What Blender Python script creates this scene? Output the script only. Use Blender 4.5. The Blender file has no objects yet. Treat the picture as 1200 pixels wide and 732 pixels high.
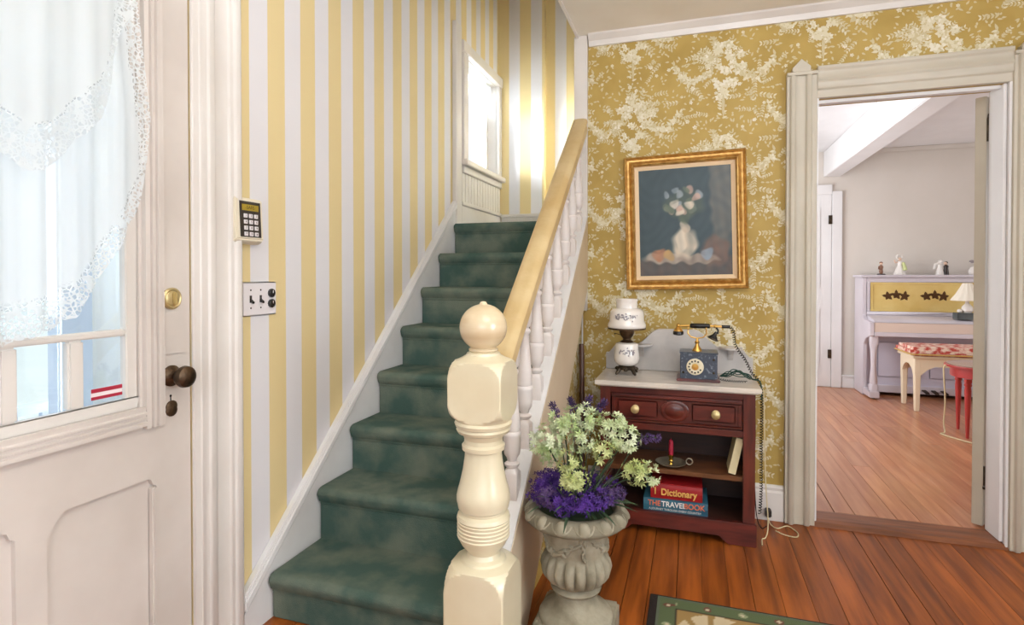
import bpy, bmesh, math, random
from mathutils import Vector, Matrix
from math import sin, cos, pi, radians, sqrt, atan2, hypot
random.seed(7)
S = bpy.context.scene
C = S.collection

# ------------------------------------------------------------------ camera
YAW = math.atan(212 / 655)
cam = bpy.data.objects.new('camera', bpy.data.cameras.new('camera'))
C.objects.link(cam)
cam.location = (0, 0, 1.19)
cam.rotation_euler = (radians(89.3), 0, YAW)
cam.data.sensor_width = 36
cam.data.lens = 36 * 655 / 1200
cam.data.shift_y = -36 / 1200
cam.data.clip_start = 0.02
S.camera = cam

# ------------------------------------------------------------------ sky, light, exposure
W = bpy.data.worlds.new('sky'); S.world = W; W.use_nodes = True
nt = W.node_tree
nt.nodes['Background'].inputs[0].default_value = (0.80, 0.90, 1.0, 1)
nt.nodes['Background'].inputs[1].default_value = 0.9

def area(name, loc, direction, sx, sy, power, col=(1, 1, 1), spread=180):
    d = bpy.data.lights.new(name, 'AREA'); d.shape = 'RECTANGLE'; d.size = sx; d.size_y = sy
    d.energy = power; d.color = col; d.spread = radians(spread)
    o = bpy.data.objects.new(name, d); C.objects.link(o); o.location = loc
    o.rotation_euler = Vector(direction).to_track_quat('-Z', 'Z').to_euler()
    return o
area('daylight_landing_window', (-3.8, 3.05, 2.3), (1, 0.22, -0.02), 2.0, 3.2, 250, (0.90, 0.95, 1), 50)
area('daylight_rear_windows', (0.35, -1.75, 1.45), (0.0, 1, 0.05), 2.4, 0.9, 15, (0.86, 0.94, 1.0))
area('daylight_right_window', (2.75, 0.2, 1.5), (-1, 0.15, 0), 1.5, 1.5, 38, (0.86, 0.94, 1.0))
area('ceiling_fill_light', (0.5, 0.3, 1.7), (-0.05, 0.12, 1), 0.4, 0.4, 34, (0.95, 0.97, 1))  # added upward fill to brighten the hall ceiling; no lamp stands there
area('daylight_upper_stair', (-1.0, 1.9, 4.6), (0, 0.25, -1), 0.7, 1.2, 3, (1, 0.97, 0.92))
area('daylight_parlour_window', (-0.35, 5.0, 1.45), (1, 0.0, -0.03), 1.9, 1.6, 36, (0.92, 0.95, 1))
area('daylight_parlour_side', (4.7, 4.6, 1.5), (-1, 0.0, 0), 1.7, 1.5, 12, (1, 0.95, 0.92))

S.view_settings.view_transform = 'Standard'
S.view_settings.look = 'None'
S.view_settings.gamma = 1
S.view_settings.use_curve_mapping = False
S.view_settings.exposure = 0.66

# ------------------------------------------------------------------ materials
def lin(c):
    return tuple(((v / 255) / 12.92 if v / 255 <= 0.04045 else ((v / 255 + 0.055) / 1.055) ** 2.4) for v in c)
MATS = {}
def mat(name, col, rough=0.5, metal=0.0, col2=None, scale=8.0, bump=0.0, bscale=None, stretch=(1, 1, 1), detail=4, spec=0.5,
        rnd=0.0, emit=None, coat=0.0, contrast=(0.35, 0.65)):
    if name in MATS: return MATS[name]
    m = bpy.data.materials.new(name); m.use_nodes = True; MATS[name] = m
    t = m.node_tree; n = t.nodes; L = t.links; b = n['Principled BSDF']
    c1 = (*lin(col), 1)
    b.inputs['Base Color'].default_value = c1
    b.inputs['Roughness'].default_value = rough
    b.inputs['Metallic'].default_value = metal
    b.inputs['Specular IOR Level'].default_value = spec
    b.inputs['Coat Weight'].default_value = coat
    tc = n.new('ShaderNodeTexCoord'); mp = n.new('ShaderNodeMapping'); mp.inputs['Scale'].default_value = stretch
    L.new(tc.outputs['Object'], mp.inputs['Vector'])
    out = None
    if col2 is not None:
        nz = n.new('ShaderNodeTexNoise'); nz.inputs['Scale'].default_value = scale; nz.inputs['Detail'].default_value = detail
        L.new(mp.outputs[0], nz.inputs['Vector'])
        r = n.new('ShaderNodeValToRGB'); r.color_ramp.elements[0].position = contrast[0]; r.color_ramp.elements[1].position = contrast[1]
        r.color_ramp.elements[0].color = c1; r.color_ramp.elements[1].color = (*lin(col2), 1)
        L.new(nz.outputs['Fac'], r.inputs[0]); out = r.outputs[0]
    if rnd:
        oi = n.new('ShaderNodeObjectInfo'); ma = n.new('ShaderNodeMapRange')
        ma.inputs['To Min'].default_value = 1 - rnd; ma.inputs['To Max'].default_value = 1 + rnd
        L.new(oi.outputs['Random'], ma.inputs['Value'])
        hs = n.new('ShaderNodeHueSaturation'); L.new(ma.outputs[0], hs.inputs['Value'])
        if out: L.new(out, hs.inputs['Color'])
        else: hs.inputs['Color'].default_value = c1
        # shift the grain for each piece
        cb = n.new('ShaderNodeVectorMath'); cb.operation = 'SCALE'; cb.inputs[0].default_value = (3.1, 7.7, 5.3)
        L.new(oi.outputs['Random'], cb.inputs['Scale']); L.new(cb.outputs[0], mp.inputs['Location'])
        out = hs.outputs[0]
    if out: L.new(out, b.inputs['Base Color'])
    if bump:
        nb = n.new('ShaderNodeTexNoise'); nb.inputs['Scale'].default_value = bscale or scale * 4; nb.inputs['Detail'].default_value = 5
        L.new(mp.outputs[0], nb.inputs['Vector'])
        bp = n.new('ShaderNodeBump'); bp.inputs['Strength'].default_value = bump; bp.inputs['Distance'].default_value = 0.004
        L.new(nb.outputs['Fac'], bp.inputs['Height']); L.new(bp.outputs[0], b.inputs['Normal'])
    if emit:
        b.inputs['Emission Color'].default_value = (*lin(emit[0]), 1); b.inputs['Emission Strength'].default_value = emit[1]
    return m

def vcol_mat(name, rough=0.7, bump=0.0, bscale=200):
    m = mat(name, (128, 128, 128), rough, bump=bump, bscale=bscale)
    a = m.node_tree.nodes.new('ShaderNodeVertexColor'); a.layer_name = 'col'
    m.node_tree.links.new(a.outputs[0], m.node_tree.nodes['Principled BSDF'].inputs['Base Color'])
    return m

def stripe_mat(name, axis, phase, period=0.1711):
    m = mat(name, (226, 222, 224), 0.62, bump=0.05, bscale=90)
    t = m.node_tree; n = t.nodes; L = t.links; b = n['Principled BSDF']
    tc = n.new('ShaderNodeTexCoord'); sp = n.new('ShaderNodeSeparateXYZ'); L.new(tc.outputs['Object'], sp.inputs[0])
    def mth(op, a, v=None, v2=None):
        q = n.new('ShaderNodeMath'); q.operation = op
        if isinstance(a, (int, float)): q.inputs[0].default_value = a
        else: L.new(a, q.inputs[0])
        if v is not None:
            if isinstance(v, (int, float)): q.inputs[1].default_value = v
            else: L.new(v, q.inputs[1])
        return q.outputs[0]
    v = mth('SUBTRACT', sp.outputs[axis], phase); v = mth('DIVIDE', v, period); fr = mth('FRACT', v)
    st = mth('LESS_THAN', fr, 0.5)
    mx = n.new('ShaderNodeMixRGB'); L.new(st, mx.inputs[0])
    mx.inputs[1].default_value = (*lin((228, 225, 228)), 1); mx.inputs[2].default_value = (*lin((228, 207, 154)), 1)
    nz = n.new('ShaderNodeTexNoise'); nz.inputs['Scale'].default_value = 1.5
    L.new(tc.outputs['Object'], nz.inputs['Vector'])
    mr = n.new('ShaderNodeMapRange'); mr.inputs['To Min'].default_value = 0.93; mr.inputs['To Max'].default_value = 1.04
    L.new(nz.outputs['Fac'], mr.inputs['Value'])
    hs = n.new('ShaderNodeHueSaturation'); L.new(mx.outputs[0], hs.inputs['Color']); L.new(mr.outputs[0], hs.inputs['Value'])
    L.new(hs.outputs[0], b.inputs['Base Color'])
    return m

def glass_mat(name, tint=(1, 1, 1), refl=0.08):
    m = bpy.data.materials.new(name); m.use_nodes = True; MATS[name] = m
    t = m.node_tree; n = t.nodes; n.remove(n['Principled BSDF'])
    tr = n.new('ShaderNodeBsdfTransparent'); tr.inputs[0].default_value = (*tint, 1)
    gl = n.new('ShaderNodeBsdfGlossy'); gl.inputs['Roughness'].default_value = 0.02
    mx = n.new('ShaderNodeMixShader'); mx.inputs[0].default_value = refl
    t.links.new(tr.outputs[0], mx.inputs[1]); t.links.new(gl.outputs[0], mx.inputs[2])
    t.links.new(mx.outputs[0], n['Material Output'].inputs[0])
    return m

def lace_mat(name, sheer=0.18):
    """thin white cloth; the vertex attribute 'lace' marks the openwork border"""
    m = bpy.data.materials.new(name); m.use_nodes = True; MATS[name] = m
    t = m.node_tree; n = t.nodes; L = t.links; b = n['Principled BSDF']; n.remove(b)
    df = n.new('ShaderNodeBsdfDiffuse'); df.inputs[0].default_value = (0.86, 0.88, 0.88, 1)
    tl = n.new('ShaderNodeBsdfTranslucent'); tl.inputs[0].default_value = (0.86, 0.88, 0.88, 1)
    m1 = n.new('ShaderNodeMixShader'); m1.inputs[0].default_value = 0.5
    L.new(df.outputs[0], m1.inputs[1]); L.new(tl.outputs[0], m1.inputs[2])
    tc = n.new('ShaderNodeTexCoord')
    at = n.new('ShaderNodeAttribute'); at.attribute_name = 'lace'
    vo = n.new('ShaderNodeTexVoronoi'); vo.feature = 'DISTANCE_TO_EDGE'; vo.inputs['Scale'].default_value = 95
    L.new(tc.outputs['Object'], vo.inputs['Vector'])
    gt = n.new('ShaderNodeMath'); gt.operation = 'GREATER_THAN'; gt.inputs[1].default_value = 0.13; L.new(vo.outputs['Distance'], gt.inputs[0])
    nz = n.new('ShaderNodeTexNoise'); nz.inputs['Scale'].default_value = 34; L.new(tc.outputs['Object'], nz.inputs['Vector'])
    g2 = n.new('ShaderNodeMath'); g2.operation = 'GREATER_THAN'; g2.inputs[1].default_value = 0.40; L.new(nz.outputs['Fac'], g2.inputs[0])
    mu = n.new('ShaderNodeMath'); mu.operation = 'MULTIPLY'; L.new(gt.outputs[0], mu.inputs[0]); L.new(g2.outputs[0], mu.inputs[1])
    m3 = n.new('ShaderNodeMath'); m3.operation = 'MULTIPLY'; L.new(mu.outputs[0], m3.inputs[0]); L.new(at.outputs['Fac'], m3.inputs[1])
    mm = n.new('ShaderNodeMath'); mm.operation = 'MAXIMUM'; mm.inputs[1].default_value = sheer; L.new(m3.outputs[0], mm.inputs[0])
    cl = n.new('ShaderNodeMath'); cl.operation = 'MINIMUM'; cl.inputs[1].default_value = 0.9; L.new(mm.outputs[0], cl.inputs[0])
    tr = n.new('ShaderNodeBsdfTransparent')
    mx = n.new('ShaderNodeMixShader'); L.new(cl.outputs[0], mx.inputs[0]); L.new(m1.outputs[0], mx.inputs[1]); L.new(tr.outputs[0], mx.inputs[2])
    L.new(mx.outputs[0], n['Material Output'].inputs[0])
    return m

M_trim = mat('white_gloss_paint', (226, 220, 214), 0.38, col2=(214, 207, 200), scale=3, bump=0.0)
M_trimd = mat('aged_cream_paint', (200, 192, 176), 0.4, col2=(190, 181, 164), scale=3, bump=0.03, bscale=20)
M_door = mat('old_door_paint', (222, 213, 206), 0.42, col2=(208, 198, 190), scale=3, bump=0.12, bscale=30)
M_skirt = mat('white_skirt_paint', (232, 230, 230), 0.4, col2=(222, 219, 218), scale=4, bump=0.05, bscale=40)
M_stripe_l = stripe_mat('striped_wallpaper_left', 1, 1.425)
M_stripe_e = stripe_mat('striped_wallpaper_end', 0, -1.41)
M_toile = mat('mustard_wallpaper', (186, 157, 84), 0.6, col2=(172, 143, 70), scale=6, bump=0.05, bscale=120)
M_print = mat('cream_wallpaper_print', (218, 208, 178), 0.65)
M_print2 = mat('grey_wallpaper_print', (202, 188, 148), 0.65)
M_print3 = mat('ivory_wallpaper_print', (228, 220, 200), 0.65)
M_ceil = mat('ceiling_plaster', (242, 237, 228), 0.85, col2=(234, 228, 216), scale=3, bump=0.2, bscale=30)
M_pwall = mat('parlour_wall_paint', (222, 214, 206), 0.8, col2=(216, 208, 199), scale=2)
M_white = mat('parlour_white_paint', (236, 234, 234), 0.6, col2=(230, 228, 228), scale=3)
M_plank = mat('pine_floor_board', (164, 88, 32), 0.42, col2=(114, 57, 20), scale=3.0, stretch=(9, 0.7, 9), bump=0.10, bscale=14, rnd=0.20, coat=0.06, detail=6, spec=0.35)
M_plank2 = mat('parlour_floor_board', (202, 142, 104), 0.30, col2=(178, 114, 78), scale=3.0, stretch=(9, 0.7, 9), bump=0.08, bscale=14, rnd=0.14, coat=0.2, detail=6)
M_under = mat('dark_floor_gap', (38, 22, 12), 0.9)
M_thresh = mat('worn_threshold_wood', (140, 84, 52), 0.4, col2=(104, 60, 36), scale=4, stretch=(1, 9, 9), bump=0.2)
M_carpet = mat('green_stair_carpet', (74, 96, 88), 0.95, col2=(116, 124, 110), scale=7, bump=0.6, bscale=260, spec=0.1, contrast=(0.4, 0.68))
M_newel = mat('cream_newel_paint', (226, 216, 188), 0.3, col2=(216, 203, 172), scale=5, bump=0.04, coat=0.3)
M_ball = mat('blonde_ball_wood', (222, 204, 172), 0.25, col2=(206, 182, 146), scale=3, stretch=(1, 1, 7), coat=0.5)
M_rail = mat('tan_rail_paint', (214, 190, 144), 0.5, col2=(198, 168, 116), scale=6, bump=0.15, bscale=80)
M_balus = mat('baluster_paint', (228, 220, 216), 0.35, col2=(216, 207, 202), scale=6)
M_string = mat('string_board_paint', (214, 196, 170), 0.45, col2=(204, 184, 156), scale=3, bump=0.05)
M_cherry = mat('cherry_wood', (106, 40, 30), 0.32, col2=(72, 26, 20), scale=4, stretch=(1.2, 6, 8), bump=0.06, coat=0.3)
M_cherrys = mat('cherry_wood_upright', (104, 40, 30), 0.35, col2=(70, 26, 20), scale=4, stretch=(8, 8, 1.2), bump=0.06, coat=0.3)
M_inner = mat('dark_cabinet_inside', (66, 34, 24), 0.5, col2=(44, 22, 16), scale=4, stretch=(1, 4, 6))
M_shelf = mat('shelf_wood', (120, 76, 46), 0.35, col2=(90, 54, 32), scale=4, stretch=(1.5, 8, 8))
M_marble = mat('grey_white_marble', (222, 212, 200), 0.22, col2=(190, 182, 176), scale=5, detail=9, contrast=(0.45, 0.7))
M_splash = mat('splash_marble', (206, 200, 196), 0.3, col2=(182, 178, 176), scale=7, detail=9)
M_brass = mat('polished_brass', (206, 168, 78), 0.22, 1.0)
M_gold = mat('antique_gold', (222, 176, 96), 0.28, 1.0)
M_bronze = mat('aged_bronze', (104, 84, 66), 0.4, 0.9, col2=(76, 60, 46), scale=30, bump=0.3)
M_dish = mat('chamberstick_pewter', (150, 140, 122), 0.38, 0.5)
M_knob = mat('worn_brass', (204, 184, 134), 0.38, 0.6)
M_pewter = mat('lamp_base_metal', (92, 80, 66), 0.4, 0.8, col2=(60, 52, 42), scale=30, bump=0.4)
M_black = mat('black_lacquer', (26, 24, 24), 0.25)
M_opal = mat('opal_glass', (238, 232, 226), 0.12, spec=0.7, coat=0.5)
M_frame = mat('gilt_frame', (214, 172, 100), 0.38, 0.55, col2=(176, 130, 66), scale=40, bump=0.2)
M_liner = mat('cream_liner', (226, 198, 160), 0.6)
M_stone = mat('weathered_stone', (166, 158, 138), 0.85, col2=(128, 120, 100), scale=14, bump=0.5, bscale=70)
M_stoned = mat('stone_in_grooves', (128, 116, 92), 0.9, col2=(104, 92, 72), scale=20, bump=0.4)
M_pl_white = mat('switch_plate_plastic', (232, 226, 228), 0.3)
M_beige = mat('keypad_case', (232, 222, 200), 0.45)
M_dark = mat('dark_brown_plastic', (52, 44, 40), 0.4)
M_lcd = mat('keypad_display', (166, 142, 48), 0.3)
M_lcdt = mat('display_text', (90, 74, 26), 0.4)
M_red = mat('red_book_cloth', (168, 30, 34), 0.45, col2=(150, 24, 28), scale=20)
M_teal = mat('teal_book_paper', (52, 108, 128), 0.45, col2=(44, 92, 116), scale=10)
M_blue = mat('blue_book_paper', (34, 72, 110), 0.45)
M_page = mat('book_pages', (206, 196, 170), 0.8, col2=(186, 174, 146), scale=3, stretch=(1, 1, 120))
M_textgold = mat('gilt_lettering', (226, 176, 96), 0.4)
M_textwhite = mat('white_lettering', (236, 236, 232), 0.5)
M_textor = mat('orange_lettering', (226, 122, 82), 0.5)
M_cgreen = mat('green_cord', (24, 62, 52), 0.5)
M_ccord = mat('cream_cord', (214, 200, 160), 0.6)
M_glass = glass_mat('window_glass', (0.97, 0.99, 1.0))
M_lace = lace_mat('lace_cloth', 0.10)
M_lace2 = lace_mat('thin_lace_cloth', 0.05)
M_purple = mat('purple_petal', (84, 42, 140), 0.75, col2=(58, 28, 104), scale=25)
M_lav = mat('lavender_petal', (98, 72, 122), 0.7, col2=(68, 46, 90), scale=25)
M_wpet = mat('white_green_petal', (212, 218, 186), 0.6, col2=(164, 184, 118), scale=18)
M_ypet = mat('yellow_green_petal', (200, 204, 146), 0.6, col2=(160, 172, 100), scale=18)
M_leaf = mat('dusty_green_leaf', (82, 104, 74), 0.6, col2=(48, 68, 46), scale=12)
M_stem = mat('stem_green', (58, 72, 48), 0.7)
M_candle = mat('red_candle_wax', (170, 34, 60), 0.4)
M_piano = mat('piano_white_paint', (218, 211, 218), 0.35, col2=(208, 200, 208), scale=3)
M_pyel = mat('piano_yellow_panel', (226, 200, 130), 0.45, col2=(216, 184, 108), scale=5)
M_sten = mat('brown_stencil', (88, 56, 22), 0.6)
M_bench = mat('bench_cream_paint', (240, 224, 196), 0.4)
M_cush = mat('red_floral_fabric', (196, 84, 72), 0.8, col2=(238, 214, 196), scale=22, contrast=(0.42, 0.58))
M_redt = mat('red_table_paint', (176, 58, 56), 0.3, coat=0.3)
M_shade = mat('cream_lamp_shade', (244, 236, 220), 0.7)
M_porc = mat('porcelain_white', (238, 232, 226), 0.2)
M_porcg = mat('porcelain_green', (206, 214, 150), 0.25)
M_porcb = mat('porcelain_brown', (134, 92, 70), 0.3)
M_porcd = mat('porcelain_dark', (52, 40, 36), 0.3)
M_porcs = mat('porcelain_skin', (232, 196, 172), 0.3)
M_grass = mat('outdoor_lawn', (228, 232, 224), 0.9, col2=(234, 238, 230), scale=0.8)
M_porch = mat('porch_blue_paint', (208, 220, 236), 0.6, col2=(196, 212, 232), scale=2)
M_porchf = mat('porch_floor_paint', (206, 208, 212), 0.6)
M_hedge = mat('outdoor_hedge', (120, 158, 96), 0.9, col2=(168, 196, 140), scale=3)
M_stick = mat('red_sticker', (176, 38, 62), 0.5)
M_stickw = mat('sticker_white', (240, 226, 228), 0.5)
M_canvas = vcol_mat('painted_canvas', 0.45, 0.15, 300)
M_rug = vcol_mat('woven_rug', 0.95, 0.5, 400)
M_rugb = mat('rug_dark_binding', (34, 24, 20), 0.95, bump=0.4, bscale=200)
M_slate = mat('phone_slate_print', (66, 74, 88), 0.3, col2=(120, 128, 140), scale=60, contrast=(0.56, 0.66))
M_dial = mat('ivory_dial', (222, 212, 184), 0.3)
M_motif = mat('grey_floral_print', (148, 142, 148), 0.3)
M_wood = mat('walking_stick_wood', (74, 44, 30), 0.4)

# ------------------------------------------------------------------ mesh helpers
class MB:
    def __init__(s): s.v = []; s.f = []; s.m = []
    def add(s, vs, fs, mi=0):
        o = len(s.v); s.v += [tuple(v) for v in vs]; s.f += [tuple(i + o for i in f) for f in fs]; s.m += [mi] * len(fs); return s
    def box(s, x0, x1, y0, y1, z0, z1, mi=0):
        v = [(x, y, z) for z in (z0, z1) for y in (y0, y1) for x in (x0, x1)]
        return s.add(v, [(0, 2, 3, 1), (4, 5, 7, 6), (0, 1, 5, 4), (2, 6, 7, 3), (0, 4, 6, 2), (1, 3, 7, 5)], mi)
    def prism(s, pts, axis, lo, hi, mi=0):
        n = len(pts)
        def P(a, b, c):
            return (c, a, b) if axis == 'x' else ((a, c, b) if axis == 'y' else (a, b, c))
        v = [P(a, b, lo) for a, b in pts] + [P(a, b, hi) for a, b in pts]
        f = [tuple(range(n)), tuple(range(n, 2 * n))] + [(i, (i + 1) % n, n + (i + 1) % n, n + i) for i in range(n)]
        return s.add(v, f, mi)
    def lathe(s, prof, c=(0, 0, 0), n=24, rot=None, mod=None, cap=True, mi=0):
        v = []; f = []
        for k, (r, z) in enumerate(prof):
            for i in range(n):
                a = 2 * pi * i / n; rr = r if mod is None else mod(a, r, z)
                p = Vector((rr * cos(a), rr * sin(a), z))
                if rot is not None: p = rot @ p
                v.append((p.x + c[0], p.y + c[1], p.z + c[2]))
        for k in range(len(prof) - 1):
            for i in range(n):
                j = (i + 1) % n; f.append((k * n + i, k * n + j, (k + 1) * n + j, (k + 1) * n + i))
        if cap:
            if prof[0][0] > 1e-5: f.append(tuple(range(n))[::-1])
            if prof[-1][0] > 1e-5: f.append(tuple((len(prof) - 1) * n + i for i in range(n)))
        return s.add(v, f, mi)
    def post(s, prof, c=(0, 0, 0), n=32):
        """turned post: rows (z, round radius, half width of the square blank or None)"""
        v = []; f = []
        for z, r, h in prof:
            for i in range(n):
                a = 2 * pi * (i + 0.5) / n
                rr = r if h is None else min(r, h / max(abs(cos(a)), abs(sin(a))))
                v.append((c[0] + rr * cos(a), c[1] + rr * sin(a), c[2] + z))
        for k in range(len(prof) - 1):
            for i in range(n):
                j = (i + 1) % n; f.append((k * n + i, k * n + j, (k + 1) * n + j, (k + 1) * n + i))
        f.append(tuple(range(n))[::-1]); f.append(tuple((len(prof) - 1) * n + i for i in range(n)))
        return s.add(v, f)
    def tube(s, pts, r, n=8, mi=0):
        pts = [Vector(p) for p in pts]; v = []; f = []
        rs = r if isinstance(r, (list, tuple)) else [r] * len(pts)
        up = Vector((0, 0, 1)); t0 = (pts[1] - pts[0]).normalized()
        if abs(t0.dot(up)) > 0.95: up = Vector((1, 0, 0))
        a = t0.cross(up).normalized()
        for k, p in enumerate(pts):
            t = (pts[min(k + 1, len(pts) - 1)] - pts[max(k - 1, 0)]).normalized()
            a = (a - t * a.dot(t)).normalized(); b = t.cross(a)
            for i in range(n):
                q = p + (a * cos(2 * pi * i / n) + b * sin(2 * pi * i / n)) * rs[k]; v.append(tuple(q))
        for k in range(len(pts) - 1):
            for i in range(n):
                j = (i + 1) % n; f.append((k * n + i, k * n + j, (k + 1) * n + j, (k + 1) * n + i))
        f.append(tuple(range(n))[::-1]); f.append(tuple((len(pts) - 1) * n + i for i in range(n)))
        return s.add(v, f, mi)
    def ball(s, c, rx, ry=None, rz=None, n=12, m=8, rot=None, mi=0):
        ry = ry or rx; rz = rz or rx; v = []; f = []
        for k in range(m + 1):
            ph = pi * k / m
            for i in range(n):
                a = 2 * pi * i / n
                p = Vector((rx * sin(ph) * cos(a), ry * sin(ph) * sin(a), -rz * cos(ph)))
                if rot is not None: p = rot @ p
                v.append((p.x + c[0], p.y + c[1], p.z + c[2]))
        for k in range(m):
            for i in range(n):
                j = (i + 1) % n; f.append((k * n + i, k * n + j, (k + 1) * n + j, (k + 1) * n + i))
        return s.add(v, f, mi)

def wloc(o):
    v = Vector((0, 0, 0))
    while o is not None: v += o.location; o = o.parent
    return v
def obj(name, mb, m, parent=None, bevel=0.0, smooth=False, seg=2, auto=40, at=None):
    """link one mesh object; coordinates are world coordinates, made local to the parent. at = its own origin"""
    me = bpy.data.meshes.new(name)
    org = Vector(at) if at is not None else (wloc(parent) if parent else Vector((0, 0, 0)))
    me.from_pydata([(v[0] - org.x, v[1] - org.y, v[2] - org.z) for v in mb.v], [], mb.f)
    for mm in (m if isinstance(m, (list, tuple)) else [m]): me.materials.append(mm)
    for p, i in zip(me.polygons, mb.m): p.material_index = i
    bm = bmesh.new(); bm.from_mesh(me)
    bmesh.ops.remove_doubles(bm, verts=bm.verts, dist=1e-6)
    bmesh.ops.recalc_face_normals(bm, faces=bm.faces)
    if bevel:
        ed = [e for e in bm.edges if len(e.link_faces) == 2 and e.calc_face_angle(0) > radians(30)]
        bmesh.ops.bevel(bm, geom=ed, offset=bevel, segments=seg, affect='EDGES', clamp_overlap=True)
    if smooth or bevel:
        for f in bm.faces: f.smooth = True
        for e in bm.edges:
            if len(e.link_faces) == 2 and e.calc_face_angle(0) > radians(auto): e.smooth = False
    bm.to_mesh(me); bm.free()
    o = bpy.data.objects.new(name, me); C.objects.link(o)
    if parent: o.parent = parent; o.location = org - wloc(parent)
    else: o.location = org if at is not None else (0, 0, 0)
    return o
def tag(o, label=None, cat=None, group=None, kind=None):
    if label: o['label'] = label
    if cat: o['category'] = cat
    if group: o['group'] = group
    if kind: o['kind'] = kind
    return o
def thing(name, loc, label, cat, group=None, kind=None):
    o = bpy.data.objects.new(name, None); o.empty_display_size = 0.05; C.objects.link(o); o.location = loc
    return tag(o, label, cat, group, kind)
def copy_tree(o, parent=None, loc=None):
    c = o.copy(); C.objects.link(c); c.parent = parent
    if loc is not None: c.location = loc
    for ch in [q for q in bpy.data.objects if q.parent == o]: copy_tree(ch, c)
    return c
def B(*a): return MB().box(*a)
def text(name, s, size, m, parent, loc, rot, ext=0.0006, bold=0.0, xs=1.0):
    cu = bpy.data.curves.new(name, 'FONT'); cu.body = s; cu.size = size; cu.extrude = ext; cu.align_x = 'CENTER'; cu.align_y = 'CENTER'; cu.offset = bold
    o = bpy.data.objects.new(name, cu); C.objects.link(o); dg = bpy.context.evaluated_depsgraph_get(); dg.update()
    me = bpy.data.meshes.new_from_object(o.evaluated_get(dg)); bpy.data.objects.remove(o)
    me.materials.clear(); me.materials.append(m)
    q = bpy.data.objects.new(name, me); C.objects.link(q); q.parent = parent
    q.location = Vector(loc) - wloc(parent); q.rotation_euler = rot; q.scale = (xs, 1, 1)
    return q
def struct(name, mb, m, parent=None, **k):
    o = obj(name, mb, m, parent, **k)
    if parent is None: o['kind'] = 'structure'
    return o

# ------------------------------------------------------------------ shell
XL = -1.41; YB = 2.97; YE = 4.02; ZC = 2.454
H_TOP = 4.9
# left wall around the front door (Y .42-1.28, z < 2.06) and the landing window (Y 3.36-3.96, z 1.92-2.6)
w = MB()
w.box(XL - 0.14, XL, -1.6, 0.42, 0, H_TOP).box(XL - 0.14, XL, 0.42, 1.28, 2.06, H_TOP).box(XL - 0.14, XL, 1.28, 3.36, 0, H_TOP)
w.box(XL - 0.14, XL, 3.36, 3.96, 0, 1.92).box(XL - 0.14, XL, 3.36, 3.96, 2.60, H_TOP).box(XL - 0.14, XL, 3.96, 6.9, 0, H_TOP)
struct('wall_left', w, M_stripe_l)
struct('wall_landing', MB().box(XL, -1.052, YE, YE + 0.3, 0, H_TOP).box(-1.052, -0.45, YE + 0.06, YE + 0.3, 0, H_TOP), M_stripe_e)
struct('wall_stair_side', MB().box(-0.60, -0.55, YB + 0.13, YE + 0.06, 1.6, H_TOP), M_stripe_l)
struct('ceiling_stair', B(XL - 0.14, -0.55, 1.9, 4.3, H_TOP, H_TOP + 0.1), M_ceil)
struct('wall_stair_header', B(XL, -0.58, 1.85, 1.95, ZC, H_TOP), M_stripe_e)
struct('wall_upper_side', B(-0.58, -0.52, 1.95, 4.1, ZC + 0.12, H_TOP), M_stripe_l)
struct('ceiling', MB().box(-0.58, 2.9, -1.7, YB + 0.13, ZC, ZC + 0.12).box(XL - 0.14, -0.58, -1.7, 1.95, ZC, ZC + 0.12), M_ceil)
# wall with the parlour doorway (X .555-1.27, z < 2.02)
DX0, DX1, DZ = 0.552, 1.292, 2.02
back = MB()
back.box(-0.56, DX0, YB, YB + 0.13, 0, ZC).box(DX0, DX1, YB, YB + 0.13, DZ, ZC).box(DX1, 2.9, YB, YB + 0.13, 0, ZC)
wall_back = struct('wall_back', back, M_toile)
# wall on the right and the wall behind the camera, each with window openings
w = MB()
w.box(2.55, 2.69, -1.7, -0.5, 0, ZC).box(2.55, 2.69, -0.5, 0.9, 0, 0.75).box(2.55, 2.69, -0.5, 0.9, 2.2, ZC).box(2.55, 2.69, 0.9, YB, 0, ZC)
struct('wall_right', w, M_pwall)
w = MB()
w.box(XL - 0.14, -0.85, -1.7, -1.6, 0, ZC).box(-0.85, 1.6, -1.7, -1.6, 0, 0.7).box(-0.85, 1.6, -1.7, -1.6, 2.3, ZC).box(1.6, 2.55, -1.7, -1.6, 0, ZC)
struct('wall_front', w, M_pwall)

# floral print of the mustard wallpaper: real petal and leaf outlines a hair proud of the paper
def leaf_poly(x, z, L, wd, a):
    pts = []
    for t, s in ((0, 0), (0.3, 1), (0.65, 0.8), (1, 0), (0.65, -0.8), (0.3, -1)):
        u, v = t * L, s * wd / 2
        pts.append((x + u * cos(a) - v * sin(a), z + u * sin(a) + v * cos(a)))
    return pts
R = random.Random(3)
def flower_polys(x, z, r, P):
    n = R.choice((5, 6)); a0 = R.random() * 6
    for k in range(n):
        P.append((leaf_poly(x + r * 0.12 * cos(a0 + k * 2 * pi / n), z + r * 0.12 * sin(a0 + k * 2 * pi / n), r * 0.95, r * 0.72, a0 + k * 2 * pi / n), R.choice((0, 0, 2))))
    P.append((leaf_poly(x - r * 0.25, z, r * 0.5, r * 0.45, 0), 1))
def sprig(x, z, a, L, P):
    for k in range(5):
        t = L * (k + 1) / 5; px, pz = x + t * cos(a), z + t * sin(a)
        for s in (-1, 1): P.append((leaf_poly(px, pz, L * 0.24, L * 0.11, a + s * 0.8), R.choice((0, 1, 1))))
    P.append((leaf_poly(x, z, L, 0.0022, a), 1))
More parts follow.
